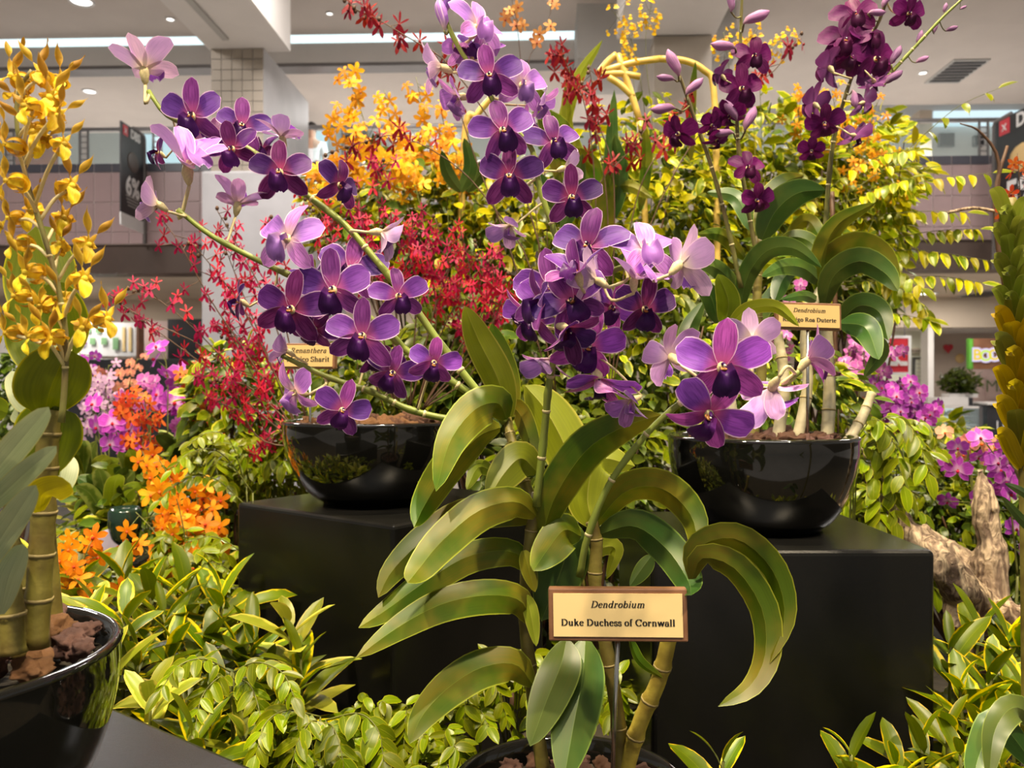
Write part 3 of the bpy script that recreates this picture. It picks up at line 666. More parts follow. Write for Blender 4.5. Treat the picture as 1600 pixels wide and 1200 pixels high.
def pxleaf(parent, lst, wpx, mat, d0, d1, roll=0, **kw):
    n = len(lst) - 1; dm = (d0 + d1) / 2
    pts = [P(a[0], a[1], d0 + (d1 - d0) * (i / n)) for i, a in enumerate(lst)]
    return leaf(parent, pts, wpx / F * dm / max(.35, math.cos(rad(roll))), LV[mat] if isinstance(mat, str) else mat, roll, **kw)
def cane(parent, pts, r0, r1, mat, name='cane', nodes=5, n=24):
    sp = spline(pts, n); rs = []
    for i in range(n + 1):
        v = i / n; q = r0 + (r1 - r0) * v; ph = (v * nodes) % 1.0
        rs.append(q * (1 + .16 * max(0, 1 - min(ph, 1 - ph) * 10)))
    m = MB().tube(sp, rs, 10); o = m.obj(name, mat, parent)
    for k in range(1, nodes):
        i = int(round(k * n / nodes)); t = (sp[min(i + 1, n)] - sp[i - 1]).normalized()
        mb = MB().tube([sp[i] - t * rs[i] * .13, sp[i] + t * rs[i] * .13], [rs[i] * 1.02] * 2, 10)
        mb.obj('node', mt['cane_node'], o)
    return o
# ------------------------------------------------------------------ dendrobium flowers
def pet(mb, L, Wd, p, q, cup, curl, ang=0.0, tilt=0.0, twist=0.0, nv=8, nu=6, base=.22, z0=0.0, mi=0, wave=0.0, r0=.03):
    """one tepal: grows along +Y turned by ang (deg, clockwise seen from the front), face +Z"""
    vm = p / (p + q); nm = vm ** p * (1 - vm) ** q; rows = []; uvs = []
    y = r0; z = 0.0; A = rad(tilt)
    Rm = Matrix.Rotation(-rad(ang), 3, 'Z')
    for j in range(nv + 1):
        v = j / nv; vv = min(max(v, 1e-4), 1 - 1e-4)
        w = .5 * Wd * max(vv ** p * (1 - vv) ** q / nm, base * (1 - v))
        th = A + rad(curl) * v
        if j: y += math.cos(th) * L / nv; z -= math.sin(th) * L / nv
        tw = rad(twist) * v; row = []
        for k in range(nu + 1):
            u = 2 * k / nu - 1
            x = u * w; dz = cup * w * (u * u) + wave * w * math.sin(v * 8 + u * 3)
            xx = x * math.cos(tw) - dz * math.sin(tw); zz = x * math.sin(tw) + dz * math.cos(tw)
            row.append(Rm @ Vector((xx, y + zz * math.sin(th), z + z0 + zz * math.cos(th)))); uvs.append((k / nu, v))
        rows.append(row)
    return mb.grid(rows, uvs, mi)
def lip_mesh(mat, w=1.0):
    rows = []; uvs = []; n = 12; k_ = 8
    for j in range(n + 1):
        v = j / n
        if v < .5: a = v / .5; c = Vector((0, -.03 - .12 * a, .02 + .30 * a)); hw = .13 + .03 * a; dp = .24 - .04 * a
        else:
            a = (v - .5) / .5; c = Vector((0, -.15 - .46 * a, .32 + .07 * math.sin(a * 2.6) - .10 * a * a)); dp = .20 * (1 - a) ** 2 - .07 * a
            hw = (.16 + .13 * math.sin(min(1, a / .62) * math.pi / 2)) if a < .62 else .29 * math.sqrt(max(.03, 1 - ((a - .62) / .40) ** 2))
        row = []
        for k in range(k_ + 1):
            u = 2 * k / k_ - 1
            row.append(c + Vector((u * hw * w, dp * u * u * .45 + (.02 * math.sin(k * 2.2) * v), dp * u * u))); uvs.append((k / k_, v))
        rows.append(row)
    return MB().grid(rows, uvs).mesh('lip', mat)
def core_mesh(pale):
    m = MB()
    m.tube([(0, 0, .05), (0, -.06, -.10), (0, -.17, -.26), (0, -.22, -.36)], [.10, .13, .085, .02], 10, 0)
    m.ball((0, .045, .13), (.045, .045, .12), 8, 6, 0 if pale else 3)
    m.ball((0, .02, .245), (.03, .026, .026), 6, 4, 1)
    m.ball((0, -.06, .12), (.085, .04, .12), 8, 6, 2)
    return m.mesh('flower', [mt['pedicel'], mt['col_white'], mt['orange_throat'] if not pale else mt['pedicel'], mt['lip_dark']])
DS = {}
for n_ in ('dark', 'mid', 'pink', 'pale', 'cream', 'maroon'):
    for vi, (opn, crl) in enumerate(((4, 10), (-14, 34), (-38, 22))):         # flat, cupped with curled tips, half closed
        P_, S_ = mt['petal_' + n_], mt['sepal_' + n_]; wide = 1.18 if n_ == 'maroon' else 1.0
        DS[n_, vi] = dict(
            petal=[pet(MB(), 1.0, .70 * wide, .66, .36, .12, crl, a, opn, tw, wave=.05, base=.16).mesh('petal', P_) for a, tw in ((68, 18), (-68, -18))],
            sepal=[pet(MB(), .96, .50 * wide, .55, .50, .18, crl * 1.25, a, opn - 2, tw, base=.34, wave=.03).mesh('sepal', S_) for a, tw in ((0, 6), (134, -18), (-134, 18))],
            lip=lip_mesh(mt['l_' + n_]), core=core_mesh(n_ in ('pale', 'cream')))
def near_on(pts, q):
    return min(pts, key=lambda a: (a - q).length)
def flower(parent, pos, face, roll, s, kind, var, stem_pts=None, label=None):
    z = Vector((face[0], -face[2], face[1])).normalized()
    up = Matrix.Rotation(rad(roll), 3, 'Y') @ Vector((0, 0, 1))
    M = frame(pos, z, up, s); d = DS[kind, var]
    f = put('flower', d['core'], M, parent)
    J = lambda q: M @ Matrix.Rotation(rad(U(-q, q)), 4, 'Z') @ Matrix.Rotation(rad(U(-q, q) * 1.3), 4, 'X') @ Matrix.Rotation(rad(U(-q, q) * 1.3), 4, 'Y') @ Matrix.Diagonal((U(.88, 1.1), U(.9, 1.08), U(.6, 1.6), 1))
    for me in d['petal']: put('petal', me, J(7), f)
    for me in d['sepal']: put('sepal', me, J(8), f)
    put('lip', d['lip'], M, f)
    if stem_pts:
        a = M @ Vector((0, -.22, -.34)); b = near_on(stem_pts, Vector(pos) - z * s * .8)
        if (a - b).length < s * 4:
            mid = a.lerp(b, .5) - z * s * .35 + Vector((0, 0, -s * .1))
            m = MB().tube(spline([a, mid, b], 8), [s * .045] * 8 + [s * .055], 6); m.obj('pedicel', mt['pedicel'], f)
    return f
def bud(parent, pos, dirv, s, mat, stem_pts=None):
    z = Vector((dirv[0], -dirv[2], dirv[1])).normalized(); M = frame(pos, z, (0, 0, 1), s)
    b = MB()
    b.tube(spline([(0, 0, -.9), (0, .08, -.5), (0, .02, 0), (0, -.03, .5), (0, 0, .9)], 10), [.06, .12, .22, .27, .30, .33, .34, .31, .24, .14, .03], 10)
    o = put('bud', b.mesh('bud', mat), M, parent)
    if stem_pts:
        a = M @ Vector((0, 0, -.88)); q = near_on(stem_pts, a)
        if (a - q).length < s * 6: MB().tube(spline([a, a.lerp(q, .5) - Vector((0, 0, s * .3)), q], 6), s * .07, 6).obj('pedicel', mt['spike_p'], o)
    return o
def spike(parent, lst, d0, d1, r0, r1, mat, n=30, name='flower_stem'):
    sp = spline(px_path(lst, d0, d1), n)
    rs = [(r0 + (r1 - r0) * i / n) * (1.18 if i % 5 == 0 else 1) for i in range(n + 1)]
    o = MB().tube(sp, rs, 8).obj(name, mat, parent)
    for i in range(4, n // 2 + 4, 4):
        t = (sp[i + 1] - sp[i - 1]).normalized(); MB().tube([sp[i] - t * rs[i] * .45, sp[i] + t * rs[i] * .1, sp[i] + t * rs[i] * .45], [rs[i] * 1.05, rs[i] * 1.22, rs[i] * 1.05], 8).obj('node', mt['pedicel'], o)
    return spline(px_path(lst, d0, d1), 90)

# ---- centre plant
cp = thing('dendrobium_orchid', 'large purple dendrobium orchid in the centre pot with arching flower stems', 'orchid', (PC[0], PC[1], zr_c - .02), 'dendrobium orchids')
DL = .86
cane(cp, px_path([(850, 1215), (832, 1080), (820, 960), (826, 860), (840, 770)], .87, .87), .0075, .0055, mt['cane'], nodes=6)
cane(cp, px_path([(968, 1215), (965, 1120), (945, 1000), (930, 920), (932, 850), (925, 815)], .88, .88), .0078, .0062, mt['cane'], nodes=6)
cane(cp, px_path([(975, 1215), (1000, 1130), (1030, 1060), (1048, 985)], .88, .84), .0088, .0082, mt['cane_y'], nodes=4)
cane(cp, px_path([(892, 1215), (905, 1100), (900, 1000), (905, 900), (890, 810)], .90, .92), .007, .006, mt['cane'], nodes=5)
cane(cp, px_path([(838, 800), (815, 740), (800, 690), (790, 640)], .88, .93), .006, .005, mt['cane'], nodes=4)
CL = [  # spine px base..tip, width px, material, depths, roll
 ([(792,655),(778,630),(742,640),(703,690),(681,768)],68,'den',.88,.80,12),
 ([(782,668),(748,682),(702,730),(666,785),(647,824)],60,'den',.90,.82,-20),
 ([(838,806),(806,784),(748,798),(690,846),(655,888),(637,911)],66,'den',.86,.76,14),
 ([(832,812),(785,800),(722,805),(660,845),(612,893),(591,934)],58,'den',.89,.83,10),
 ([(834,893),(800,862),(735,868),(670,905),(605,952),(560,981)],54,'den',.88,.82,18),
 ([(832,975),(812,938),(760,930),(690,944),(622,980),(555,1029)],60,'den',.86,.76,16),
 ([(833,1070),(805,1038),(752,1043),(700,1075),(660,1118),(640,1162)],66,'den',.86,.78,14),
 ([(840,738),(814,716),(786,742),(762,782)],64,'den_lt',.87,.84,8),
 ([(796,652),(778,592),(748,532),(726,478)],56,'den_lt',.90,.84,-8),
 ([(800,652),(796,600),(782,548),(768,505)],44,'den',.93,.92,20),
 ([(772,650),(806,640),(828,690),(834,738)],34,'den',.92,.88,30),
 ([(775,740),(748,730),(729,765)],26,'den_lt',.90,.86,10),
 ([(905,770),(884,700),(852,640),(820,602)],84,'den_lt',.92,.96,-6),
 ([(846,840),(868,775),(915,705),(972,668),(1034,648)],70,'den',.87,.80,14),
 ([(926,822),(918,772),(936,718),(992,728)],78,'den_lt',.89,.92,-10),
 ([(928,822),(978,768),(1035,764),(1082,810),(1090,885)],58,'den',.88,.78,24),
 ([(935,835),(990,822),(1040,856),(1074,905),(1080,930)],62,'den_dk',.88,.76,16),
 ([(1082,905),(1092,855),(1150,842),(1205,888),(1226,960),(1203,1036)],46,'den',.78,.72,34),
 ([(1082,905),(1098,872),(1148,888),(1190,950),(1196,1020),(1172,1072),(1122,1104)],50,'den',.78,.70,28),
 ([(885,1000),(876,1040),(852,1100),(828,1166)],70,'den_dk',.85,.79,10),
 ([(915,1000),(910,1060),(895,1140),(880,1225)],84,'den_dk',.86,.78,-6),
 ([(872,810),(884,860),(868,915),(846,970)],90,'den_dk',.89,.87,-12),
 ([(908,838),(882,828),(856,858),(833,892)],66,'den',.87,.83,20),
 ([(984,998),(1000,1034),(1036,1060)],16,'den',.86,.84,40),
 ([(1018,868),(1002,890),(984,916)],28,'den_dk',.92,.92,30),
 ([(822,930),(830,962),(838,1010)],26,'den_lt',.85,.84,10),
 ([(818,860),(826,890),(836,925)],28,'den',.85,.84,10),
 ([(795,690),(812,720),(840,745)],34,'den',.89,.87,-20),
 ([(925,870),(945,855),(962,860),(948,905)],30,'den_lt',.90,.90,10),
]
for lst, w, m_, d0, d1, ro in CL: pxleaf(cp, lst, w, m_, d0, d1, ro, fold=.38, wave=.02)
s1 = spike(cp, [(906,900),(918,840),(950,760),(1000,690),(1050,640),(1095,612),(1150,600),(1215,605),(1250,580)], .82, .74, .0036, .0024, mt['spike'])
s2 = spike(cp, [(838,790),(846,720),(853,650),(858,600),(872,540),(905,480),(945,430),(1000,415),(1050,440)], .86, .79, .0042, .0025, mt['spike'])
s3 = spike(cp, [(872,560),(882,440),(872,380),(845,300),(830,230),(790,190),(755,130),(720,80),(698,35),(686,0)], .90, .90, .0036, .0022, mt['spike'])
s4 = spike(cp, [(790,660),(745,610),(690,540),(640,470),(590,410),(540,352),(480,305),(430,262),(370,222),(300,198),(258,178),(232,142)], .92, .95, .0046, .0024, mt['spike'])
s5 = spike(cp, [(790,650),(720,605),(650,560),(600,515),(540,470),(470,438),(400,405),(330,368),(278,328)], .93, .90, .0046, .0026, mt['spike'])
s6 = spike(cp, [(775,668),(700,655),(640,640),(580,612),(520,592),(470,570),(440,555)], .92, .90, .0042, .0024, mt['spike'])
FL = [ # x, y, width px, kind, variant, face (right, up, to camera), roll, stem, depth
 (225,108,112,'cream',2,(.0,.75,-.35),0,s4,.95),(300,180,105,'mid',0,(-.05,-.15,1),0,s4,.93),(378,196,85,'mid',0,(.25,.0,1),10,s4,.96),
 (248,238,60,'dark',1,(-.7,0,.6),0,s4,.97),(363,232,88,'dark',0,(-.15,-.2,1),-15,s4,.92),(292,262,132,'pale',2,(.25,.72,.25),-8,s5,.90),
 (247,318,90,'cream',2,(-.95,.1,.1),0,s5,.89),(372,318,95,'pale',2,(.05,.8,-.25),8,s5,.92),(437,268,98,'dark',0,(0,-.1,1),-8,s4,.91),
 (440,215,85,'pale',2,(.15,.8,-.1),0,s4,.95),(530,288,84,'dark',1,(.75,-.1,.5),20,s4,.93),(450,372,122,'pale',1,(-.35,.1,.85),8,s5,.88),
 (595,362,92,'cream',2,(.8,-.45,-.05),20,s4,.90),(548,420,112,'mid',0,(.15,.1,.95),12,s5,.93),(520,452,120,'mid',0,(-.05,-.1,1),-6,s5,.88),
 (455,482,112,'dark',0,(-.1,-.1,1),6,s5,.87),(622,462,88,'mid',1,(.4,.0,.85),-8,s4,.89),(566,524,116,'mid',0,(0,-.05,1),2,s5,.86),
 (678,566,86,'pink',1,(.1,-.3,.9),10,s6,.86),(614,582,92,'mid',1,(-.1,-.2,1),25,s6,.87),(462,612,100,'pale',1,(-.6,-.3,.6),-25,s6,.88),
 (535,640,88,'mid',0,(.3,-.1,.9),20,s6,.85),(376,470,72,'dark',1,(-.85,0,.4),-15,s5,.90),(492,512,80,'dark',1,(.0,-.4,.8),30,s5,.93),
 (450,548,70,'pale',2,(-.9,.1,.2),0,s6,.90),(330,205,70,'dark',1,(.4,.3,.7),30,s4,.99),(410,235,60,'dark',1,(-.3,.2,.8),-30,s4,.98),
 (745,42,104,'pale',1,(.55,.25,.6),10,s3,.90),(722,75,70,'pale',2,(.1,-.6,.4),0,s3,.92),(690,104,92,'cream',2,(-.9,-.1,.1),0,s3,.90),
 (764,118,100,'mid',0,(.1,-.1,.95),-10,s3,.88),(815,132,92,'pale',1,(.45,.0,.8),6,s3,.91),(718,150,88,'pale',2,(-.7,-.45,.35),-20,s3,.89),
 (785,203,104,'mid',0,(.2,-.15,.95),-14,s3,.87),(815,190,60,'pale',2,(.6,.1,.4),0,s3,.93),(865,222,92,'mid',1,(.2,.1,.9),-12,s3,.90),
 (795,275,100,'dark',0,(.05,-.1,1),-6,s3,.87),(893,308,96,'dark',0,(.1,-.1,1),-4,s3,.86),(882,262,72,'cream',2,(.75,-.1,-.35),0,s3,.90),
 (797,352,72,'cream',2,(-.4,-.7,.3),-10,s3,.88),
 (918,385,120,'mid',1,(-.25,.15,.85),10,s2,.80),(1008,392,120,'pale',1,(.1,.5,.75),-6,s2,.79),(1062,412,122,'cream',2,(.62,.15,-.35),20,s2,.76),
 (862,448,118,'mid',0,(-.2,-.05,.95),-12,s2,.79),(934,438,110,'cream',2,(-.55,.0,-.55),-10,s2,.77),(1008,482,100,'dark',0,(.05,-.25,.95),5,s2,.79),
 (838,500,96,'mid',1,(-.6,-.1,.7),8,s2,.82),(893,470,116,'mid',1,(-.1,.0,.95),-25,s2,.77),(918,540,120,'pink',0,(.1,-.25,.95),14,s2,.80),
 (935,592,124,'pink',2,(.05,-.85,.35),0,s2,.80),(860,560,90,'pale',2,(-.5,-.7,.2),0,s2,.84),(988,625,84,'pale',2,(-.5,-.75,.3),-20,s2,.78),
 (955,480,84,'pink',1,(.3,-.2,.85),35,s2,.83),(848,474,112,'mid',2,(-.75,.2,.45),20,s2,.78),(903,428,104,'mid',2,(-.45,.65,.4),-15,s2,.76),(885,512,108,'dark',2,(.35,-.6,.55),30,s2,.76),(990,436,104,'pale',2,(.35,.75,.2),12,s2,.77),(822,486,84,'pink',2,(-.85,-.2,.3),0,s2,.83),
 (742,86,84,'mid',2,(.3,.5,.6),20,s3,.92),(840,160,70,'pale',2,(.7,-.3,.3),0,s3,.93),(486,440,90,'mid',2,(-.3,.6,.5),-20,s5,.92),(590,552,84,'dark',2,(.2,-.6,.6),10,s6,.90),
 (1128,572,142,'pink',0,(-.02,-.05,1),-4,s1,.70),(1048,556,108,'pale',1,(-.45,.1,-.75),-14,s1,.75),(1176,532,100,'cream',2,(.2,.2,-.8),0,s1,.76),
 (1262,562,112,'pink',2,(.75,.25,.1),18,s1,.74),(1108,645,128,'pink',1,(-.1,-.45,.8),32,s1,.70),(1205,606,122,'pale',2,(.15,-.7,-.35),-30,s1,.74),
]
for x, y, w, k, v, fc, ro, st, d in FL: flower(cp, P(x, y, d), fc, ro + U(-4, 4), w / 1.86 * d / F, k, v, st)
bud(cp, P(690, 22, .9), (-.15, 1, 0), .020, mt['petal_cream'], s3)
bud(cp, P(700, 2, .9), (.2, 1, .1), .015, mt['petal_pale'], s3)
# ---- right pot plant
rp = thing('dendrobium_orchid', 'dark maroon dendrobium orchid in the right pedestal pot with arching green leaves', 'orchid', (PR[0], PR[1], zr_r - .02), 'dendrobium orchids')
for lst, r0, r1, m_, nn in (([(1292,690),(1296,610),(1292,520),(1288,440)],.0095,.007,'cane_w',5),([(1325,690),(1348,650),(1362,615)],.0075,.006,'cane_w',3),([(1175,690),(1190,580),(1183,470),(1188,370)],.008,.006,'cane',5),
        ([(1150,690),(1140,600),(1140,505)],.008,.006,'cane_w',4),([(1245,690),(1262,600),(1258,520),(1285,440)],.008,.006,'cane_w',4),([(1215,690),(1225,600),(1215,520)],.009,.007,'cane_w',4)):
    cane(rp, px_path(lst, 1.17, 1.2), r0, r1, mt[m_], nodes=nn)
RLv = [([(1190,375),(1212,330),(1246,302),(1290,297)],52,'den_dk',1.18,1.12,14),([(1188,372),(1200,318),(1225,286),(1256,274)],42,'den',1.2,1.24,-10),
 ([(1155,490),(1168,432),(1198,392),(1240,388),(1284,418)],36,'den_dk',1.2,1.1,20),([(1282,465),(1284,402),(1310,350),(1368,317)],36,'den',1.2,1.14,16),
 ([(1284,445),(1300,408),(1338,386),(1378,400),(1405,442)],48,'den',1.2,1.12,24),([(1288,480),(1302,432),(1342,408),(1382,426),(1404,455)],46,'den_dk',1.18,1.06,14),
 ([(1286,445),(1258,420),(1225,416),(1190,432)],30,'den_dk',1.2,1.12,20),([(1284,405),(1266,378),(1238,370),(1212,384)],30,'den',1.2,1.24,20),
 ([(1284,475),(1258,462),(1220,468)],18,'den_dk',1.2,1.14,20),([(1310,505),(1342,478),(1374,488),(1388,532)],42,'den_dk',1.16,1.08,14),
 ([(1312,505),(1352,512),(1373,562)],44,'den_dk',1.14,1.06,-10),([(1133,512),(1138,470),(1122,428)],40,'den_lt',1.14,1.1,0),
 ([(1140,508),(1168,484),(1212,480),(1249,510)],24,'den_lt',1.1,1.02,20),([(1122,505),(1110,462),(1085,436)],32,'den_dk',1.16,1.1,10),
 ([(1158,455),(1122,420),(1088,412)],30,'den_dk',1.2,1.14,24),([(1165,405),(1130,368),(1090,366)],24,'den',1.22,1.18,24),
 ([(1175,360),(1150,308),(1105,300)],26,'den_dk',1.22,1.26,20),([(1210,470),(1228,430),(1262,412)],30,'den_dk',1.22,1.26,12),
 ([(1330,520),(1375,545),(1350,590)],30,'den_dk',1.22,1.26,0),([(1290,390),(1262,345),(1225,372)],26,'den',1.22,1.28,0),
 ([(1085,560),(1075,520),(1100,470)],34,'den_dk',1.25,1.28,0),([(1180,510),(1200,470),(1215,440)],26,'den_dk',1.22,1.24,0)]
for lst, w, m_, d0, d1, ro in RLv: pxleaf(rp, lst, w, m_, d0, d1, ro, fold=.35)
q1 = spike(rp, [(1158,450),(1136,350),(1112,262),(1085,185),(1066,130),(1052,95)], 1.18, 1.14, .0034, .002, mt['spike_p'])
q2 = spike(rp, [(1186,420),(1166,310),(1152,210),(1155,120),(1158,30),(1160,-20)], 1.18, 1.14, .0034, .002, mt['spike_p'])
q3 = spike(rp, [(1288,380),(1298,250),(1312,180),(1335,110),(1370,40),(1392,-15)], 1.18, 1.12, .0036, .002, mt['spike_p'])
q4 = spike(rp, [(1375,132),(1405,100),(1440,62),(1475,25),(1515,-12)], 1.13, 1.10, .0028, .0015, mt['spike'])
RF = [(1336,24,66,(-.2,.1,.9),0,q3),(1322,62,70,(-.3,-.2,.9),10,q3),(1368,92,74,(.2,-.2,.9),0,q3),(1356,58,60,(.3,.1,.8),-10,q3),(1330,88,60,(-.1,-.3,.9),20,q3),(1296,105,62,(-.4,.3,-.7),0,q3),(1272,162,58,(-.5,.2,-.7),0,q3),
 (1288,192,54,(-.1,-.5,.7),0,q3),(1420,20,52,(.1,-.4,.8),0,q3),(1366,128,48,(.3,-.5,-.5),0,q3),(1350,160,46,(.7,-.2,-.3),0,q3),(1336,212,50,(.5,-.4,-.3),0,q3),(1268,235,40,(-.2,-.6,.6),0,q3),
 (1178,88,58,(.1,0,1),0,q2),(1158,138,66,(.15,-.2,.95),0,q2),(1128,118,46,(-.6,.3,-.4),0,q2),(1140,180,48,(-.2,-.7,.3),0,q2),(1060,208,54,(-.5,-.4,.5),0,q1),(1112,195,42,(.3,-.5,.5),0,q1),(1120,218,44,(.2,-.7,.2),0,q1),(1168,262,54,(.1,.1,.95),10,q2),(1182,312,50,(.2,-.4,.8),-10,q2)]
for x, y, w, fc, ro, st in RF: flower(rp, P(x, y, 1.13), fc, ro + U(-8, 8), w / 1.7 * 1.13 / F, 'maroon', random.choice((0, 1)), st)
budm = petalmat('bud_mauve', (.36, .17, .36), (.42, .25, .33), (.42, .22, .4), (.4, .2, .4), .05, .4)
for x, y, dv, s, st in ((1130,72,(-1,.1,.2),.020,q2),(1052,98,(-.4,1,0),.022,q1),(1040,122,(-1,.2,0),.014,q1),(1085,135,(.7,.7,0),.018,q1),(1036,170,(-1,-.1,.2),.020,q1),(1142,172,(-.5,.9,0),.018,q2),(1172,185,(.4,1,0),.020,q2),(1130,208,(-1,0,0),.016,q2),(1142,2,(0,1,0),.016,q2),(1182,27,(1,.5,0),.022,q2),
        (1477,12,(.2,1,0),.008,q4),(1461,44,(.2,1,0),.009,q4),(1487,45,(1,.4,0),.010,q4),(1437,58,(.3,1,0),.011,q4),(1400,86,(.5,1,0),.016,q4),(1441,93,(1,.5,0),.011,q4),(1397,120,(.8,.6,0),.016,q4),(1370,20,(1,.1,0),.014,q3),(1385,0,(.5,1,0),.013,q3),(1335,155,(.2,-1,0),.014,q3),(1505,12,(1,.6,0),.006,q4)):
    bud(rp, P(x, y, 1.12), dv, s, budm, st)
# ------------------------------------------------------------------ name signs with serif lettering
GL = {
'D':(.74,[('L',.16,0,.16,.66),('A',.27,.33,.36,.315,-90,90),('L',.05,.015,.28,.015),('L',.05,.645,.28,.645)]),
'e':(.46,[('A',.23,.22,.165,.205,10,325),('L',.08,.25,.39,.25)]),
'n':(.57,[('L',.14,0,.14,.44),('A',.28,.27,.135,.155,0,150),('L',.415,0,.415,.28),('L',.04,.015,.25,.015),('L',.31,.015,.52,.015),('L',.04,.43,.14,.43)]),
'd':(.55,[('A',.23,.22,.16,.205,0,360),('L',.39,0,.39,.68),('L',.39,.015,.51,.015),('L',.29,.665,.39,.665)]),
'r':(.43,[('L',.14,0,.14,.44),('A',.27,.28,.12,.14,50,150),('L',.335,.33,.335,.40),('L',.04,.015,.26,.015),('L',.04,.43,.14,.43)]),
'o':(.50,[('A',.25,.22,.175,.205,0,360)]),
'b':(.54,[('L',.13,0,.13,.68),('A',.29,.22,.165,.205,0,360),('L',.03,.665,.13,.665)]),
'i':(.30,[('L',.15,0,.15,.44),('L',.05,.015,.26,.015),('L',.05,.43,.15,.43),('L',.15,.56,.15,.66)]),
'u':(.57,[('L',.13,.18,.13,.44),('A',.265,.18,.13,.165,180,330),('L',.405,0,.405,.44),('L',.40,.015,.52,.015),('L',.03,.43,.13,.43),('L',.30,.43,.40,.43)]),
'm':(.84,[('L',.14,0,.14,.44),('A',.28,.27,.13,.155,0,150),('L',.41,0,.41,.28),('A',.55,.27,.13,.155,0,150),('L',.68,0,.68,.28),('L',.04,.015,.25,.015),('L',.31,.015,.51,.015),('L',.58,.015,.79,.015),('L',.04,.43,.14,.43)]),
'k':(.57,[('L',.14,0,.14,.68),('L',.17,.2,.38,.42),('L',.25,.27,.45,.01),('L',.04,.015,.24,.015),('L',.34,.015,.54,.015),('L',.04,.665,.14,.665),('L',.30,.43,.48,.43)]),
'c':(.44,[('A',.24,.22,.165,.205,50,320),('L',.345,.33,.345,.39)]),
'h':(.57,[('L',.14,0,.14,.68),('A',.28,.27,.135,.155,0,150),('L',.415,0,.415,.28),('L',.04,.015,.25,.015),('L',.31,.015,.52,.015),('L',.04,.665,.14,.665)]),
's':(.40,[('A',.19,.32,.10,.105,30,250),('A',.20,.12,.115,.115,-150,80),('L',.30,.33,.30,.42),('L',.075,.03,.075,.12)]),
'f':(.34,[('L',.15,0,.15,.52),('A',.25,.52,.10,.14,50,180),('L',.05,.015,.27,.015),('L',.04,.43,.29,.43)]),
'C':(.72,[('A',.37,.33,.29,.315,42,320),('L',.60,.44,.60,.64)]),
'w':(.74,[('L',.08,.44,.22,.01),('L',.22,.01,.36,.42),('L',.37,.44,.52,.01),('L',.52,.01,.66,.43),('L',.01,.43,.17,.43),('L',.29,.43,.45,.43),('L',.58,.43,.74,.43)]),
'a':(.49,[('A',.23,.30,.14,.13,20,150),('L',.36,.05,.36,.31),('A',.205,.125,.125,.12,60,330),('L',.36,.015,.46,.03),('L',.11,.30,.11,.36)]),
'l':(.29,[('L',.14,0,.14,.68),('L',.04,.015,.25,.015),('L',.04,.665,.14,.665)]),
'R':(.72,[('L',.16,0,.16,.66),('A',.30,.49,.185,.155,-90,90),('L',.05,.645,.32,.645),('L',.16,.335,.30,.335),('L',.33,.33,.57,.015),('L',.05,.015,.28,.015),('L',.52,.015,.70,.015)]),
'g':(.50,[('A',.23,.29,.13,.145,0,360),('A',.24,-.08,.17,.10,0,360),('L',.34,.41,.47,.43),('L',.13,.16,.11,.05)]),
't':(.35,[('L',.15,.08,.15,.56),('A',.235,.10,.085,.09,180,310),('L',.03,.43,.30,.43)]),
'M':(.92,[('L',.15,0,.15,.66),('L',.15,.66,.45,.06),('L',.45,.06,.73,.64),('L',.76,0,.76,.66),('L',.04,.015,.26,.015),('L',.64,.015,.88,.015)]),
'S':(.54,[('A',.26,.49,.15,.155,30,250),('A',.27,.17,.165,.16,-150,80),('L',.41,.5,.41,.64),('L',.09,.02,.09,.17)]),
'p':(.55,[('L',.13,-.2,.13,.44),('A',.29,.22,.165,.205,0,360),('L',.03,-.19,.24,-.19),('L',.03,.43,.13,.43)]),
' ':(.26,[])}
def serif(body, size, M, parent, bold=.1, slant=0.0):
    tot = sum(GL[c][0] for c in body); x = -tot / 2; m = MB(); thin = .046
    for c in body:
        adv, st = GL[c]
        for s in st:
            if s[0] == 'L': pts = [(s[1], s[2]), (s[3], s[4])]
            else:
                n = 20; pts = [(s[1] + s[3] * math.cos(rad(s[5] + (s[6] - s[5]) * i / n)), s[2] + s[4] * math.sin(rad(s[5] + (s[6] - s[5]) * i / n))) for i in range(n + 1)]
            L, R = [], []
            for i, p in enumerate(pts):
                a = pts[max(i - 1, 0)]; b = pts[min(i + 1, len(pts) - 1)]; dx, dy = b[0] - a[0], b[1] - a[1]; ll = math.hypot(dx, dy)
                w = (thin + (bold - thin) * abs(dy / ll)) / 2
                for arr, sg in ((L, 1), (R, -1)):
                    X = x + p[0] - dy / ll * w * sg; Y = p[1] + dx / ll * w * sg
                    arr.append(((X + slant * Y) * size, (Y - .3) * size, 0))
            m.grid([L, R])
        x += adv
    return put('lettering', m.mesh('lettering', mt['ink'], False), M, parent)
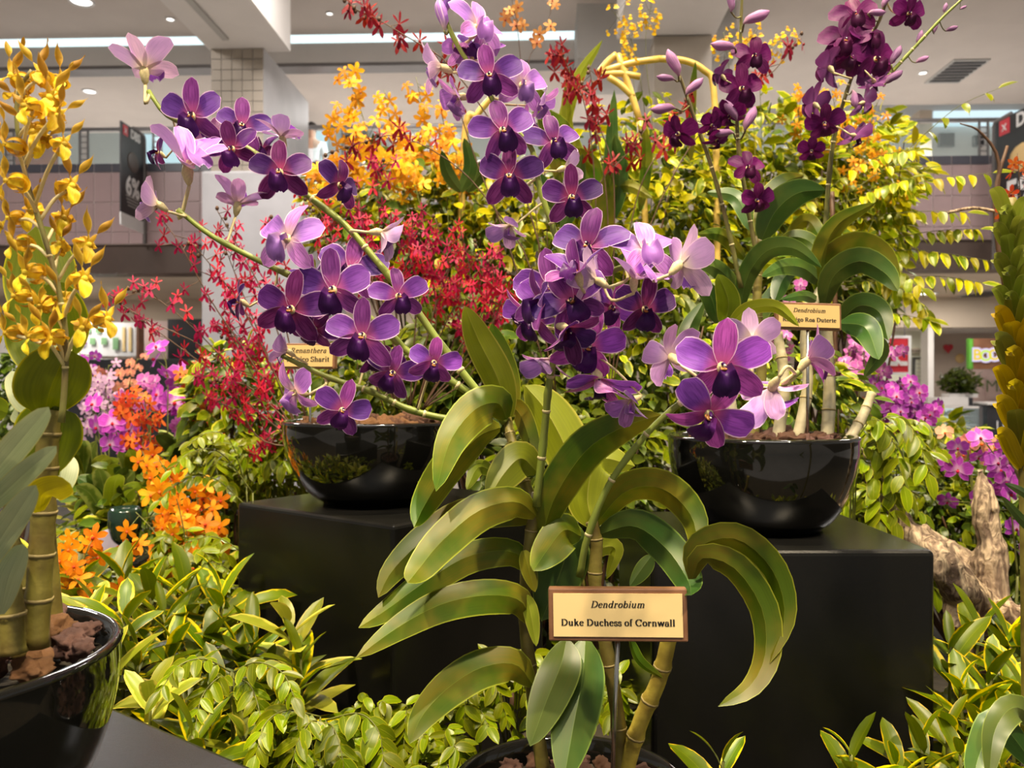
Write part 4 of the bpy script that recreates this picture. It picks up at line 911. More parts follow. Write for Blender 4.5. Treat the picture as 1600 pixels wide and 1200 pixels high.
def plant_sign(cx, cy, d, wpx, hpx, yaw, l1, l2, label, plate, stake_to, thick=.010, roll=0):
    c = P(cx, cy, d); w = wpx / F * d; h = hpx / F * d
    base = P(stake_to[0], stake_to[1], stake_to[2])
    r = thing('plant_sign', label, 'sign', base, 'orchid name signs')
    M = Matrix.Translation(c) @ Matrix.Rotation(rad(yaw), 4, 'Z') @ Matrix.Rotation(rad(roll), 4, 'Y') @ Matrix.Rotation(rad(-4), 4, 'X')
    o = put('wooden_board', MB().box(-w / 2, w / 2, 0, thick, -h / 2, h / 2).mesh('board', mt['wood'], False), M, r); bevel(o, .0015)
    b = .036 * w
    put('brass_plate', MB().box(-w / 2 + b, w / 2 - b, -.0012, .001, -h / 2 + b, h / 2 - b).mesh('plate', plate, False), M, r)
    T = lambda z: M @ Matrix.Translation((0, -.0016, z)) @ RX
    tl = lambda s_: sum(GL[q][0] for q in s_)
    sz = min(w * .82 / tl(l2), h * .30)
    serif(l1, sz, T(h * .20), r, .125, .25); serif(l2, sz, T(-h * .14), r, .155)
    top = M @ Vector((0, thick * .5, -h / 2 + .002))
    MB().tube([base, top], .0022, 8).obj('stake', mt['steel'], r)
    return r
plant_sign(965, 961, .775, 216, 82, -5, 'Dendrobium', 'Duke Duchess of Cornwall', 'wood-backed brass sign reading Duke Duchess of Cornwall', mt['brass_l'], (957, 1215, .80), .013, -1.0)
plant_sign(1264, 494, 1.10, 107, 43, 6, 'Dendrobium', 'Rodrigo Roa Duterte', 'small brass sign reading Rodrigo Roa Duterte above right pot', mt['brass'], (1262, 695, 1.10), .008, 1.2)
plant_sign(482, 556, 1.36, 88, 40, -12, 'Renanthera', 'Magico Sharit', 'small brass sign reading Renanthera half hidden by purple flowers', mt['brass'], (486, 740, 1.36), .012, .5)
# ------------------------------------------------------------------ left foreground yellow orchid
fp = thing('antelope_orchid', 'tall yellow orchid with twisted petals and olive leaves at left edge', 'orchid', (PF[0], PF[1], zr_f - .02), 'antelope orchids')
for lst, r0, r1, m_, nn, d in (([(55,1010),(62,900),(68,800),(74,700),(80,640)],.0088,.0072,'cane',6,.60),([(20,1020),(15,930),(-5,850)],.0085,.008,'cane',3,.58),([(40,1025),(30,920),(0,800)],.0085,.008,'cane',4,.62),([(85,1000),(62,700),(70,560),(60,430)],.008,.006,'cane',5,.68)):
    cane(fp, px_path(lst, d), r0, r1, mt[m_], nodes=nn)
for lst, w, m_, d0, d1, ro, p_, q_ in (
  ([(70,648),(80,605),(106,546)],108,'ant',.60,.58,8,.5,.42),([(76,745),(72,695),(84,634)],100,'ant',.60,.60,-12,.6,.35),([(78,590),(60,520),(62,440)],94,'ant',.64,.66,10,.45,.45),
  ([(100,560),(100,500),(80,440)],70,'ant',.66,.66,-15,.45,.45),([(70,520),(58,440),(62,365)],92,'ant',.68,.70,12,.45,.45),([(80,480),(78,420),(58,352)],74,'ant',.67,.69,-12,.45,.45),
  ([(-40,775),(18,705),(76,636)],44,'ant_g',.56,.50,8,.5,.5),([(-40,815),(25,752),(88,697)],36,'ant_g',.55,.50,10,.5,.5),([(-40,905),(8,830),(56,758)],44,'ant_g',.55,.50,-5,.5,.5),
  ([(0,960),(12,905),(36,850)],42,'ant_g',.56,.54,0,.5,.5),([(62,800),(66,772),(110,756)],46,'ant_y',.58,.53,20,.5,.4),([(60,640),(40,622),(18,580)],44,'ant_g',.62,.66,0,.5,.4),
  ([(70,640),(50,640),(22,640)],42,'ant_g',.62,.66,40,.5,.4),([(85,780),(95,740),(100,708)],50,'ant_g',.64,.66,0,.5,.4),([(60,780),(40,760),(36,725)],50,'ant_g',.64,.66,0,.5,.4),
  ([(-30,660),(-10,640),(12,645)],40,'ant',.55,.55,10,.5,.5)):
    pxleaf(fp, lst, w, m_, d0, d1, ro, fold=.2, p=p_, q=q_, base=.3)
fs = spike(fp, [(96,660),(101,600),(102,520),(92,455),(78,400),(60,340),(44,290),(33,235),(26,190),(30,140),(50,110)], .58, .58, .0022, .0013, mt['spike_p'])
AN = dict(petal=[pet(MB(), 1.45, .30, .55, .6, .25, -12, a, -8, tw, nv=16, nu=4, base=.2).mesh('petal', mt['antel_b']) for a, tw in ((20, 300), (-24, -270))],
          sepal=[pet(MB(), 1.9, .32, .4, .3, .15, c_, a, 0, tw, nv=16, nu=4, base=.6, wave=.15).mesh('sepal', mt['antel']) for a, tw, c_ in ((2, 25, 290), (115, 30, 330), (-115, -30, 330))],
          lip=pet(MB(), .85, .46, .5, .5, .35, 35, 180, -40, 0, nv=8, nu=6, wave=.25).mesh('lip', mt['antel_y']))
am = MB(); am.tube([(0, 0, .1), (0, -.02, -.1), (0, -.1, -.35)], [.1, .13, .05], 8); AN['core'] = am.mesh('flower', mt['antel_y'])
for x, y, w, fc, ro in ((18,118,56,(-.4,.3,.8),10),(62,112,52,(.2,.3,.8),0),(95,122,50,(.6,.2,.7),20),(38,165,56,(-.2,-.1,.9),-20),(78,152,60,(.3,0,.9),10),(90,180,48,(.6,-.2,.7),30),(52,205,56,(.1,-.2,.9),-10),(68,222,46,(.3,-.3,.8),20),(8,225,50,(-.7,.1,.6),-20),(28,145,50,(0,.5,.8),0),(100,225,48,(.7,0,.6),10),
   (10,282,52,(-.6,0,.7),-15),(112,290,56,(.7,.1,.6),15),(48,330,52,(.1,-.2,.9),0),(100,340,54,(.5,0,.8),5),(138,382,54,(.7,0,.6),20),(22,378,50,(-.5,0,.8),-20),(40,425,54,(-.3,-.1,.9),10),(132,435,56,(.6,.1,.7),15),(22,462,50,(-.6,0,.7),-10),(98,468,54,(.2,0,.9),0),(62,478,48,(-.1,-.4,.9),10),(168,498,54,(.8,.1,.5),25),(78,528,56,(-.1,0,.9),-10),(45,525,48,(-.5,-.2,.8),-15),(128,512,50,(.4,-.2,.8),20),(12,340,44,(-.8,0,.5),0),(92,380,42,(.2,.3,.8),0),(8,520,44,(-.7,0,.5),-20)):
    d = .57 + U(-.03, .03); s = w * 1.45 / 1.9 * d / F; pos = P(x, y, d)
    z = Vector((fc[0], -fc[2], fc[1])).normalized(); M = frame(pos, z, Matrix.Rotation(rad(ro + U(-10, 10)), 3, 'Y') @ Vector((0, 0, 1)), s)
    f = put('flower', AN['core'], M, fp)
    for me in AN['petal']: put('petal', me, M, f)
    for me in AN['sepal']: put('sepal', me, M, f)
    put('lip', AN['lip'], M, f)
    a = M @ Vector((0, -.1, -.35)); b = near_on(fs, pos + Vector((0, 0, -.02)))
    MB().tube(spline([a, a.lerp(b, .5) + Vector((0, 0, .004)), b], 6), .0013, 6).obj('pedicel', mt['pedicel'], f)
# ------------------------------------------------------------------ right edge column orchid
ro_ = thing('leafy_orchid', 'column of overlapping olive and yellow leaves at right edge', 'orchid', P(1600, 1150, .86))
rs_ = px_path([(1606,1150),(1604,900),(1600,700),(1592,520),(1582,400),(1578,310)], .86)
MB().tube(spline(rs_, 24), [.006] * 25, 8).obj('cane', mt['cane'], ro_)
ni = 34
for i in range(ni):
    y = 350 + i * 12.2; x = 1579 + (y - 350) * .055; sg = (-1, 1, -.35, .55)[i % 4]; yel = y > 540
    ln = (52 if y < 520 else 72) * U(.9, 1.1); out = sg * (22 + (y - 350) * .03)
    pxleaf(ro_, [(x, y), (x + out * .55, y - ln * .45), (x + out * .95, y - ln * .85), (x + out * 1.25, y - ln * (.86 if i % 3 else 1.0))], U(22, 28) * (1.2 if yel else 1), 'colm_y' if yel and i % 5 else 'colm', .86, .86 - (.06 if i % 2 else .03), sg * 18, fold=.45, p=.5, q=.6)
for lst, w in (([(1620,1200),(1560,1130),(1530,1180),(1520,1230)],50),([(1640,1150),(1590,1105),(1555,1140),(1545,1220)],44),([(1640,800),(1600,770),(1570,755)],14),([(1640,850),(1600,815),(1565,775)],16)):
    pxleaf(ro_, lst, w, 'den_dk', .80, .74, 20, fold=.3)
# ------------------------------------------------------------------ driftwood
def driftwood(name, tubes, lab, d):
    m = MB()
    for pts, rr in tubes:
        sp = spline(px_path(pts, d), 26); rs = spline([Vector((r, 0, 0)) for r in rr], 26)
        m.tube(sp, [max(.002, r.x / F * d * (1 + .28 * noise.noise(Vector((i * .55, r.x * .3, len(pts)))))) for i, r in enumerate(rs)], 14)
    o = m.obj(name, mt['drift'])
    rm = o.modifiers.new('remesh', 'REMESH'); rm.mode = 'VOXEL'; rm.voxel_size = .004; rm.use_smooth_shade = True
    tx = bpy.data.textures.new('wood_relief', 'CLOUDS'); tx.noise_scale = .055; tx.noise_depth = 3
    dm = o.modifiers.new('relief', 'DISPLACE'); dm.texture = tx; dm.strength = .024; dm.mid_level = .5; dm.texture_coords = 'LOCAL'
    tx2 = bpy.data.textures.new('wood_relief_fine', 'CLOUDS'); tx2.noise_scale = .012; tx2.noise_depth = 3
    dm = o.modifiers.new('relief_fine', 'DISPLACE'); dm.texture = tx2; dm.strength = .004; dm.mid_level = .5; dm.texture_coords = 'LOCAL'
    return tag(o, lab, 'driftwood')
driftwood('driftwood', [([(1560,1060,1.4),(1548,960,1.38),(1545,860,1.38),(1538,780,1.38),(1530,732,1.38)],(38,32,22,17,7)),([(1545,980,1.38),(1490,905,1.32),(1440,850,1.34),(1395,795,1.38),(1368,730,1.42),(1338,690,1.45)],(34,30,20,13,9,4)),
   ([(1540,900,1.4),(1490,860,1.42),(1440,822,1.45)],(22,16,8)),([(1530,960,1.36),(1580,965,1.32),(1625,990,1.3)],(30,22,16)),([(1500,930,1.34),(1495,960,1.32),(1496,985,1.3)],(24,16,6)),([(1560,1000,1.4),(1545,1120,1.45),(1540,1160,1.48)],(34,24,20))],
   'pale weathered driftwood branch rising right of the right pedestal', 1.38)
driftwood('driftwood', [([(1568,682,1.2),(1590,700,1.2),(1625,745,1.2),(1660,800,1.2)],(9,19,26,26)),([(1660,800,1.2),(1680,1000,1.25),(1690,1150,1.3)],(26,24,24))], 'short brown driftwood piece cut by the right photo edge', 1.2)
# ------------------------------------------------------------------ small flower meshes
def star(mat, petals, lip=None, r0=.05):
    m = MB()
    for L, Wd, p, q, cup, curl, ang, tilt in petals: pet(m, L, Wd, p, q, cup, curl, ang, tilt, nv=4, nu=2, base=.3, r0=r0)
    ms = [mat]
    if lip: m.ball((0, -.12, .12), (.12, .16, .14), 6, 4, 1); ms.append(lip)
    return m.mesh('flower', ms)
ren = lambda mat, k=0: star(mat, [(1, .20, .6, .4, .1, 10, 0, -5), (.9, .17, .6, .4, .1, 15, 48 + 8 * k, 0), (.9, .17, .6, .4, .1, 15, -48 + 8 * k, 0), (1.05, .34, .6, .4, .1, 12, 155, 5), (1.05, .34, .6, .4, .1, 12, -155, 5)], mt['crimson'])
mok = lambda mat, lip: star(mat, [(1, .50, .6, .4, .1, 12, a, 0) for a in (0, 68, -68, 140, -140)], lip)
phal = lambda mat, lip: star(mat, [(1, .5, .5, .45, .1, 6, a, 2) for a in (0, 130, -130)] + [(1, 1.0, .5, .32, .06, 6, a, -4) for a in (68, -68)], lip)
onc = lambda mat, lip: star(mat, [(1.1, 1.3, .8, .3, -.1, 10, 180, 0), (.55, .25, .5, .5, .1, 10, 0, 0), (.55, .22, .5, .5, .1, 10, 55, 0), (.55, .22, .5, .5, .1, 10, -55, 0)], lip)
FM = {'red': [ren(mt['red'], k) for k in (-1, 0, 1)], 'crimson': [ren(mt['crimson'], k) for k in (-1, 0, 1)], 'scarlet': [ren(mt['scarlet'], 0), mok(mt['scarlet'], mt['crimson'])], 'orange': [mok(mt['orange'], mt['scarlet'])],
      'amber': [mok(mt['amber'], mt['orange']), star(mt['amber'], [(1, .4, .6, .4, .2, 60, a, -20) for a in (0, 72, 144, 216, 288)])], 'oncid': [onc(mt['oncid'], mt['amber'])], 'brown': [mok(mt['brown'], mt['crimson'])],
      'magenta': [phal(mt['magenta'], mt['red'])], 'pinkph': [phal(mt['pinkph'], mt['magenta'])], 'lilac': [mok(mt['lilac'], mt['magenta'])], 'peach': [phal(mt['peach'], mt['scarlet'])]}
def spray(parent, lst, d, kind, wpx, n, f0=.3, f1=1.0, spread=14, stem='stem_dk', r=.0016, buds=0, face=(0, 0, 1), size_taper=.25, jz=.06):
    sp = spline(px_path(lst, d), 60); m = MB().tube(sp[::3] + ([sp[-1]] if 60 % 3 else []), [r * (1 - .5 * i / 20) for i in range(21)], 6)
    pos = []
    for k in range(n):
        v = f0 + (f1 - f0) * (k + U(.1, .9)) / n; b = sp[min(60, int(v * 60))]
        off = Vector((U(-1, 1), U(-jz, jz) / (spread / F * d + 1e-6) * 1.0, U(-1, 1)))
        off = Vector((off.x * spread / F * d, U(-jz, jz), off.z * spread / F * d)); c = b + off
        m.tube([b, c], [r * .45, r * .45], 4, cap=False); pos.append((c, off, v))
    for k in range(buds):
        b = sp[60 - 3 * k]; c = b + Vector((U(-1, 1), U(-.5, .5), U(-1, 1))) * (.007 / 1.0); m.tube([b, c], [r * .5] * 2, 4); m.ball(c, (.004, .004, .005), 6, 4)
    m.obj('flower_stem', mt[stem], parent)
    for c, off, v in pos:
        z = Vector((face[0], -face[2], face[1])) + Vector((off.x, off.y * .3, off.z)) * 30 * U(.2, 1.2) + Vector((U(-.5, .5), U(-.4, .2), U(-.5, .5)))
        s = wpx / 2 / F * d * U(.8, 1.15) * (1 - size_taper * max(0, v - .6))
        put('flower', random.choice(FM[kind]), frame(c, z, (U(-.3, .3), 0, 1), s), parent)
def rooted(o, top, r=.004):
    b = Vector((top.x, top.y + .02, ZB)); MB().tube([b, b.lerp(top, .5), top], [r, r * .8, r * .6], 6).obj('stem', mt['stem_gr'], o)
def spray_thing(name, label, cat, base, group=None):
    o = thing(name, label, cat, Vector((base.x, base.y, ZB)), group)
    rooted(o, base + Vector((0, 0, .05))); return o
# red renanthera, left and centre
rr = spray_thing('renanthera_orchid', 'large crimson renanthera orchid with branching sprays left of the centre', 'orchid', P(500, 760, 1.62), 'renanthera orchids')
for lst, n, sp_ in (([(470,700),(400,640),(330,580),(250,520),(160,455)],14,18),([(470,700),(390,610),(320,530),(250,470),(200,452)],12,18),([(470,690),(390,560),(330,470),(280,380),(242,330)],14,18),([(470,680),(400,520),(350,440),(300,380)],16,22),
   ([(470,690),(420,560),(380,460),(345,370)],18,24),([(480,690),(440,600),(400,540),(340,520)],18,24),([(480,690),(430,640),(380,600),(330,600)],16,22),([(480,690),(420,660),(370,640),(330,625)],12,18),([(470,690),(410,610),(380,560),(350,500)],18,26),
   ([(480,660),(420,480),(380,400),(340,330)],14,22),([(480,660),(440,480),(430,400),(420,340)],12,22),([(480,700),(400,680),(340,560),(230,500),(180,470)],9,12),([(480,690),(450,670),(420,690),(400,700)],10,22)):
    spray(rr, lst, 1.62 + U(-.08, .08), 'red', 28, int(n * 1.25), .35, 1, sp_, buds=3)
rr = spray_thing('renanthera_orchid', 'dense crimson renanthera sprays crossing behind the purple flowers', 'orchid', P(620, 700, 1.72), 'renanthera orchids')
for lst, n, sp_ in (([(600,640),(560,500),(520,400),(480,320)],16,26),([(620,640),(590,480),(570,380),(560,300)],18,26),([(620,640),(620,500),(600,420),(590,280),(600,255)],20,22),([(640,640),(650,500),(660,420),(640,360)],22,28),([(650,640),(690,520),(720,450),(700,380)],22,28),
   ([(660,640),(720,540),(760,470),(745,400)],20,26),([(660,640),(740,560),(780,480),(790,430)],16,24),([(640,640),(680,480),(700,420),(680,340)],18,28),([(660,640),(700,560),(720,480),(715,440)],16,24),([(640,640),(610,500),(640,390),(620,340)],14,26),([(660,640),(720,560),(735,440),(720,360)],18,26),([(660,640),(740,580),(775,470),(765,400)],18,24),([(650,640),(680,520),(675,430),(655,370)],18,28),([(640,640),(600,480),(560,360),(530,300)],14,24),([(620,640),(560,480),(510,350),(470,300)],14,24),([(660,640),(740,540),(770,440),(740,380)],14,26)):
    spray(rr, lst, 1.70 + U(-.06, .06), 'red', 27, n, .45, 1, sp_, buds=2)
rr = spray_thing('renanthera_orchid', 'dark red renanthera spray arching to the top edge right of column', 'orchid', P(880, 700, 1.6), 'renanthera orchids')
spray(rr, [(870,640),(850,420),(800,250),(740,150),(690,90),(640,60),(590,30),(552,12),(540,-10)], 1.55, 'crimson', 40, 14, .58, .93, 14, buds=6)
spray(rr, [(870,640),(830,420),(760,310),(700,250),(620,212),(560,225),(510,240)], 1.6, 'crimson', 34, 10, .55, .92, 14, buds=6)
spray(rr, [(870,640),(800,400),(740,240),(705,130),(690,80)], 1.58, 'crimson', 36, 8, .7, 1, 16)
rr = spray_thing('renanthera_orchid', 'dark red renanthera spray above the centre among green strap leaves', 'orchid', P(960, 700, 1.75), 'renanthera orchids')
for lst, n in (([(940,640),(930,300),(915,170),(890,110),(875,80)],16),([(940,640),(950,350),(930,200),(910,130)],12),([(950,640),(960,300),(935,190),(920,100)],10),([(950,640),(990,330),(1040,220),(1075,150)],10),([(950,640),(900,420),(930,300),(980,240),(1010,200)],10),([(950,640),(1000,400),(1060,260),(1120,180),(1210,110),(1252,50)],8)):
    spray(rr, lst, 1.75, 'crimson', 36, n, .6, 1, 18, buds=3)
rr = spray_thing('renanthera_orchid', 'red renanthera flowers at the right edge before the banner', 'orchid', P(1610, 700, 1.5), 'renanthera orchids')
spray(rr, [(1610,600),(1600,420),(1595,320),(1590,240)], 1.5, 'scarlet', 30, 16, .4, 1, 16)
# amber sprays and oncidiums
aa = spray_thing('oncidium_orchid', 'amber yellow orchid sprays spreading right of the tan column', 'orchid', P(680, 640, 2.1), 'yellow spray orchids')
for lst, n in (([(700,600),(640,400),(590,260),(560,160),(540,110)],14),([(700,600),(650,380),(620,240),(600,140)],12),([(700,600),(620,330),(560,230),(520,180)],14),([(720,600),(690,350),(670,220),(650,120)],14),([(720,600),(700,340),(700,250),(690,170)],12),([(720,600),(660,330),(640,240),(620,190)],12),
   ([(700,600),(660,340),(640,280),(600,250)],14),([(700,600),(720,340),(720,280),(710,230)],12),([(700,600),(560,350),(500,300),(480,270)],14),([(700,600),(600,330),(560,270),(530,250)],10)):
    spray(aa, lst, 2.0 + U(-.1, .1), 'amber', 29, n + 4, .55, 1, 20, 'stem_gr', .0014)
aa = spray_thing('oncidium_orchid', 'yellow oncidium spray at the top edge above golden frame', 'orchid', P(1000, 640, 2.1), 'yellow spray orchids')
for lst, n in (([(1000,600),(1010,250),(1000,120),(985,60),(960,20)],26),([(1000,600),(1020,250),(1010,100),(1010,40),(1018,12)],22),([(1000,600),(990,250),(990,120),(975,60)],18)):
    spray(aa, lst, 2.1, 'oncid', 13, n, .72, 1, 17, 'stem_gr', .001)
aa = spray_thing('oncidium_orchid', 'yellow oncidium spray behind the upper maroon flowers', 'orchid', P(1180, 640, 2.1), 'yellow spray orchids')
for lst, n in (([(1180,600),(1170,250),(1140,110),(1130,50)],24),([(1180,600),(1190,250),(1190,100),(1230,60)],26),([(1180,600),(1180,250),(1170,100),(1180,45)],22)):
    spray(aa, lst, 2.1, 'oncid', 13, n, .75, 1, 16, 'stem_gr', .001)
aa = spray_thing('oncidium_orchid', 'amber orchid sprays behind the right maroon flower spike', 'orchid', P(1290, 640, 2.1), 'yellow spray orchids')
for lst, n in (([(1290,600),(1300,330),(1310,220),(1300,140)],20),([(1290,600),(1320,330),(1350,240),(1370,160)],18),([(1290,600),(1330,360),(1370,280),(1390,220)],12),([(1290,600),(1260,330),(1250,200),(1240,140)],12),([(1290,600),(1310,350),(1330,280),(1340,220)],16),([(1290,600),(1350,380),(1380,320),(1400,290)],12)):
    spray(aa, lst, 2.1 + U(-.1, .1), 'amber', 20, n, .6, 1, 18, 'stem_gr', .0012)
aa = spray_thing('brown_spray_orchid', 'pale brown orchid spray at the top edge before cove light', 'orchid', P(860, 640, 1.9))
spray(aa, [(860,600),(850,250),(825,110),(845,60),(868,0)], 1.9, 'brown', 24, 7, .7, 1, 16, 'stem_dk', .0012); spray(aa, [(860,600),(830,250),(815,110),(808,40),(800,0)], 1.9, 'brown', 24, 9, .72, 1, 14, 'stem_dk', .0012)
# orange vanda, left
aa = spray_thing('orange_orchid', 'bright orange orchid cluster left of the left pedestal', 'orchid', P(290, 960, 1.62), 'bright orange orchids')
for lst, n in (([(290,960),(270,850),(250,770),(222,705)],11),([(290,960),(290,850),(270,760),(245,712)],11),([(290,960),(300,850),(310,790),(290,745)],12),([(290,960),(270,880),(240,830),(212,800)],10),([(290,960),(290,880),(290,820),(330,790)],10),([(290,960),(260,900),(240,870),(215,850)],8),([(290,960),(320,880),(330,840),(330,800)],8),([(290,960),(280,890),(265,850),(260,820)],10),([(290,960),(310,910),(320,880),(310,860)],7)):
    spray(aa, lst, 1.55 + U(-.06, .06), 'orange', 38, n, .3, 1, 18, 'stem_gr', .0016)
aa = spray_thing('orange_orchid', 'smaller orange orchid cluster beside the thick olive cane', 'orchid', P(120, 1000, 1.35), 'bright orange orchids')
for lst, n in (([(120,1000),(110,920),(105,870),(125,830)],7),([(120,1000),(130,920),(130,880),(140,850)],7),([(120,1000),(100,950),(90,900),(90,860)],7),([(120,1000),(140,960),(160,930),(205,910)],5),([(120,1000),(100,980),(85,970),(78,960)],4)):
    spray(aa, lst, 1.35, 'orange', 42, n, .35, 1, 14, 'stem_gr', .0016)
# pink and purple orchids behind, left
for (label, kind, d, w, stems) in (
  ('tall magenta moth orchid spike behind the red spray', 'magenta', 2.1, 46, [([(262,720),(262,650),(262,600),(258,552)],9)]),
  ('purple moth orchid spike low behind the olive leaves', 'magenta', 2.0, 40, [([(190,740),(185,690),(175,660),(162,640)],6),([(200,740),(200,700),(197,670)],4)]),
  ('purple orchid spike just right of the large olive leaf', 'magenta', 2.3, 26, [([(150,680),(140,610),(130,570),(122,545)],12)]),
  ('cluster of pale lilac orchids behind the olive leaf', 'lilac', 2.3, 24, [([(160,720),(150,650),(140,620),(135,580)],16),([(170,720),(170,650),(165,610),(170,570)],16),([(170,720),(150,680),(145,660),(135,650)],12)]),
  ('scarlet orange orchid sprays among the lilac orchids', 'scarlet', 2.0, 26, [([(230,760),(215,680),(205,640),(195,620)],14),([(230,760),(235,680),(230,650),(225,620)],14),([(240,760),(225,700),(215,690)],10)]),
  ('scarlet orchid spray right of the magenta spike', 'scarlet', 2.0, 26, [([(300,740),(300,650),(300,600),(295,572)],16),([(300,740),(320,680),(330,640),(335,610)],12),([(310,740),(340,710),(355,690),(365,680)],10)]),
  ('pale pink orchids left of the magenta spike', 'pinkph', 2.2, 30, [([(235,740),(230,650),(225,620),(232,590)],8),([(270,740),(275,690),(280,660),(300,650)],6)]),
  ('soft peach orchids behind the lilac cluster', 'peach', 2.5, 20, [([(200,700),(200,620),(205,590),(215,560)],8),([(190,700),(180,620),(170,590),(165,575)],8)]),
  ('large magenta orchid cluster right of the right pot', 'magenta', 1.9, 28, [([(1400,720),(1400,660),(1390,630),(1370,605)],16),([(1400,720),(1420,660),(1415,620),(1400,595)],18),([(1400,720),(1430,670),(1440,640),(1440,625)],16),([(1400,720),(1410,660),(1400,640),(1385,620)],14)]),
  ('soft pink orchids between right pot and magenta cluster', 'peach', 1.95, 26, [([(1370,720),(1365,660),(1360,640),(1350,625)],6),([(1390,720),(1385,690),(1380,680),(1375,665)],5)]),
  ('pink orchids above the right pot behind dark leaves', 'pinkph', 1.9, 24, [([(1330,700),(1345,600),(1350,560),(1335,520)],16),([(1340,700),(1370,600),(1380,550),(1390,535)],12),([(1330,700),(1320,600),(1330,570),(1325,545)],10)]),
  ('pink orchid blossoms glimpsed behind the dark arching leaves', 'pinkph', 1.9, 22, [([(1215,700),(1225,560),(1235,490),(1240,445)],10),([(1215,700),(1215,560),(1212,500),(1208,460)],6)]),
  ('bright purple orchids beside driftwood at the right edge', 'magenta', 1.5, 40, [([(1590,900),(1580,800),(1570,740),(1540,690)],10),([(1600,900),(1595,800),(1590,740),(1560,690)],9),([(1560,900),(1525,800),(1515,740),(1510,700)],5),([(1600,900),(1600,830),(1598,780)],5)]),
  ('peach orchids left of the brown driftwood piece', 'peach', 1.7, 32, [([(1525,800),(1515,720),(1510,690),(1508,665)],6),([(1530,800),(1540,720),(1545,690)],4)])):
    o_ = thing('moth_orchid' if kind in ('magenta', 'pinkph', 'peach') else 'spray_orchid', label, 'orchid', Vector((P(stems[0][0][0][0], 0, d).x, d, ZB)), 'background orchids')
    rooted(o_, P(stems[0][0][0][0], stems[0][0][0][1], d))
    for lst, n in stems: spray(o_, lst, d, kind, w, n, .35, 1, w * .55, 'stem_gr', .002, size_taper=.3)
# golden frame poles
gp = thing('golden_pole_frame', 'frame of golden poles standing among the plants at the top', 'frame', P(970, 640, 2.05))
for a, b in (((965,85),(1000,190)),((963,85),(935,115)),((940,112),(1030,92)),((940,116),(1000,120)),((950,120),(990,152))):
    MB().tube(spline([P(*a, 2.05), P((a[0] + b[0]) / 2, (a[1] + b[1]) / 2 - 3, 2.05), P(*b, 2.05)], 6), .0085, 8).obj('pole', mt['bamboo'], gp)
MB().tube(spline(px_path([(1030,92),(1070,95),(1100,110),(1115,140),(1120,300),(1120,640)], 2.05), 20), .0085, 8).obj('pole', mt['bamboo'], gp)
MB().tube(spline(px_path([(1000,190),(1010,400),(1015,640)], 2.05), 10), .0085, 8).obj('pole', mt['bamboo'], gp)
MB().tube(spline(px_path([(770,150),(745,180),(725,225),(715,640)], 2.05), 20), .0085, 8).obj('pole', mt['bamboo'], gp)
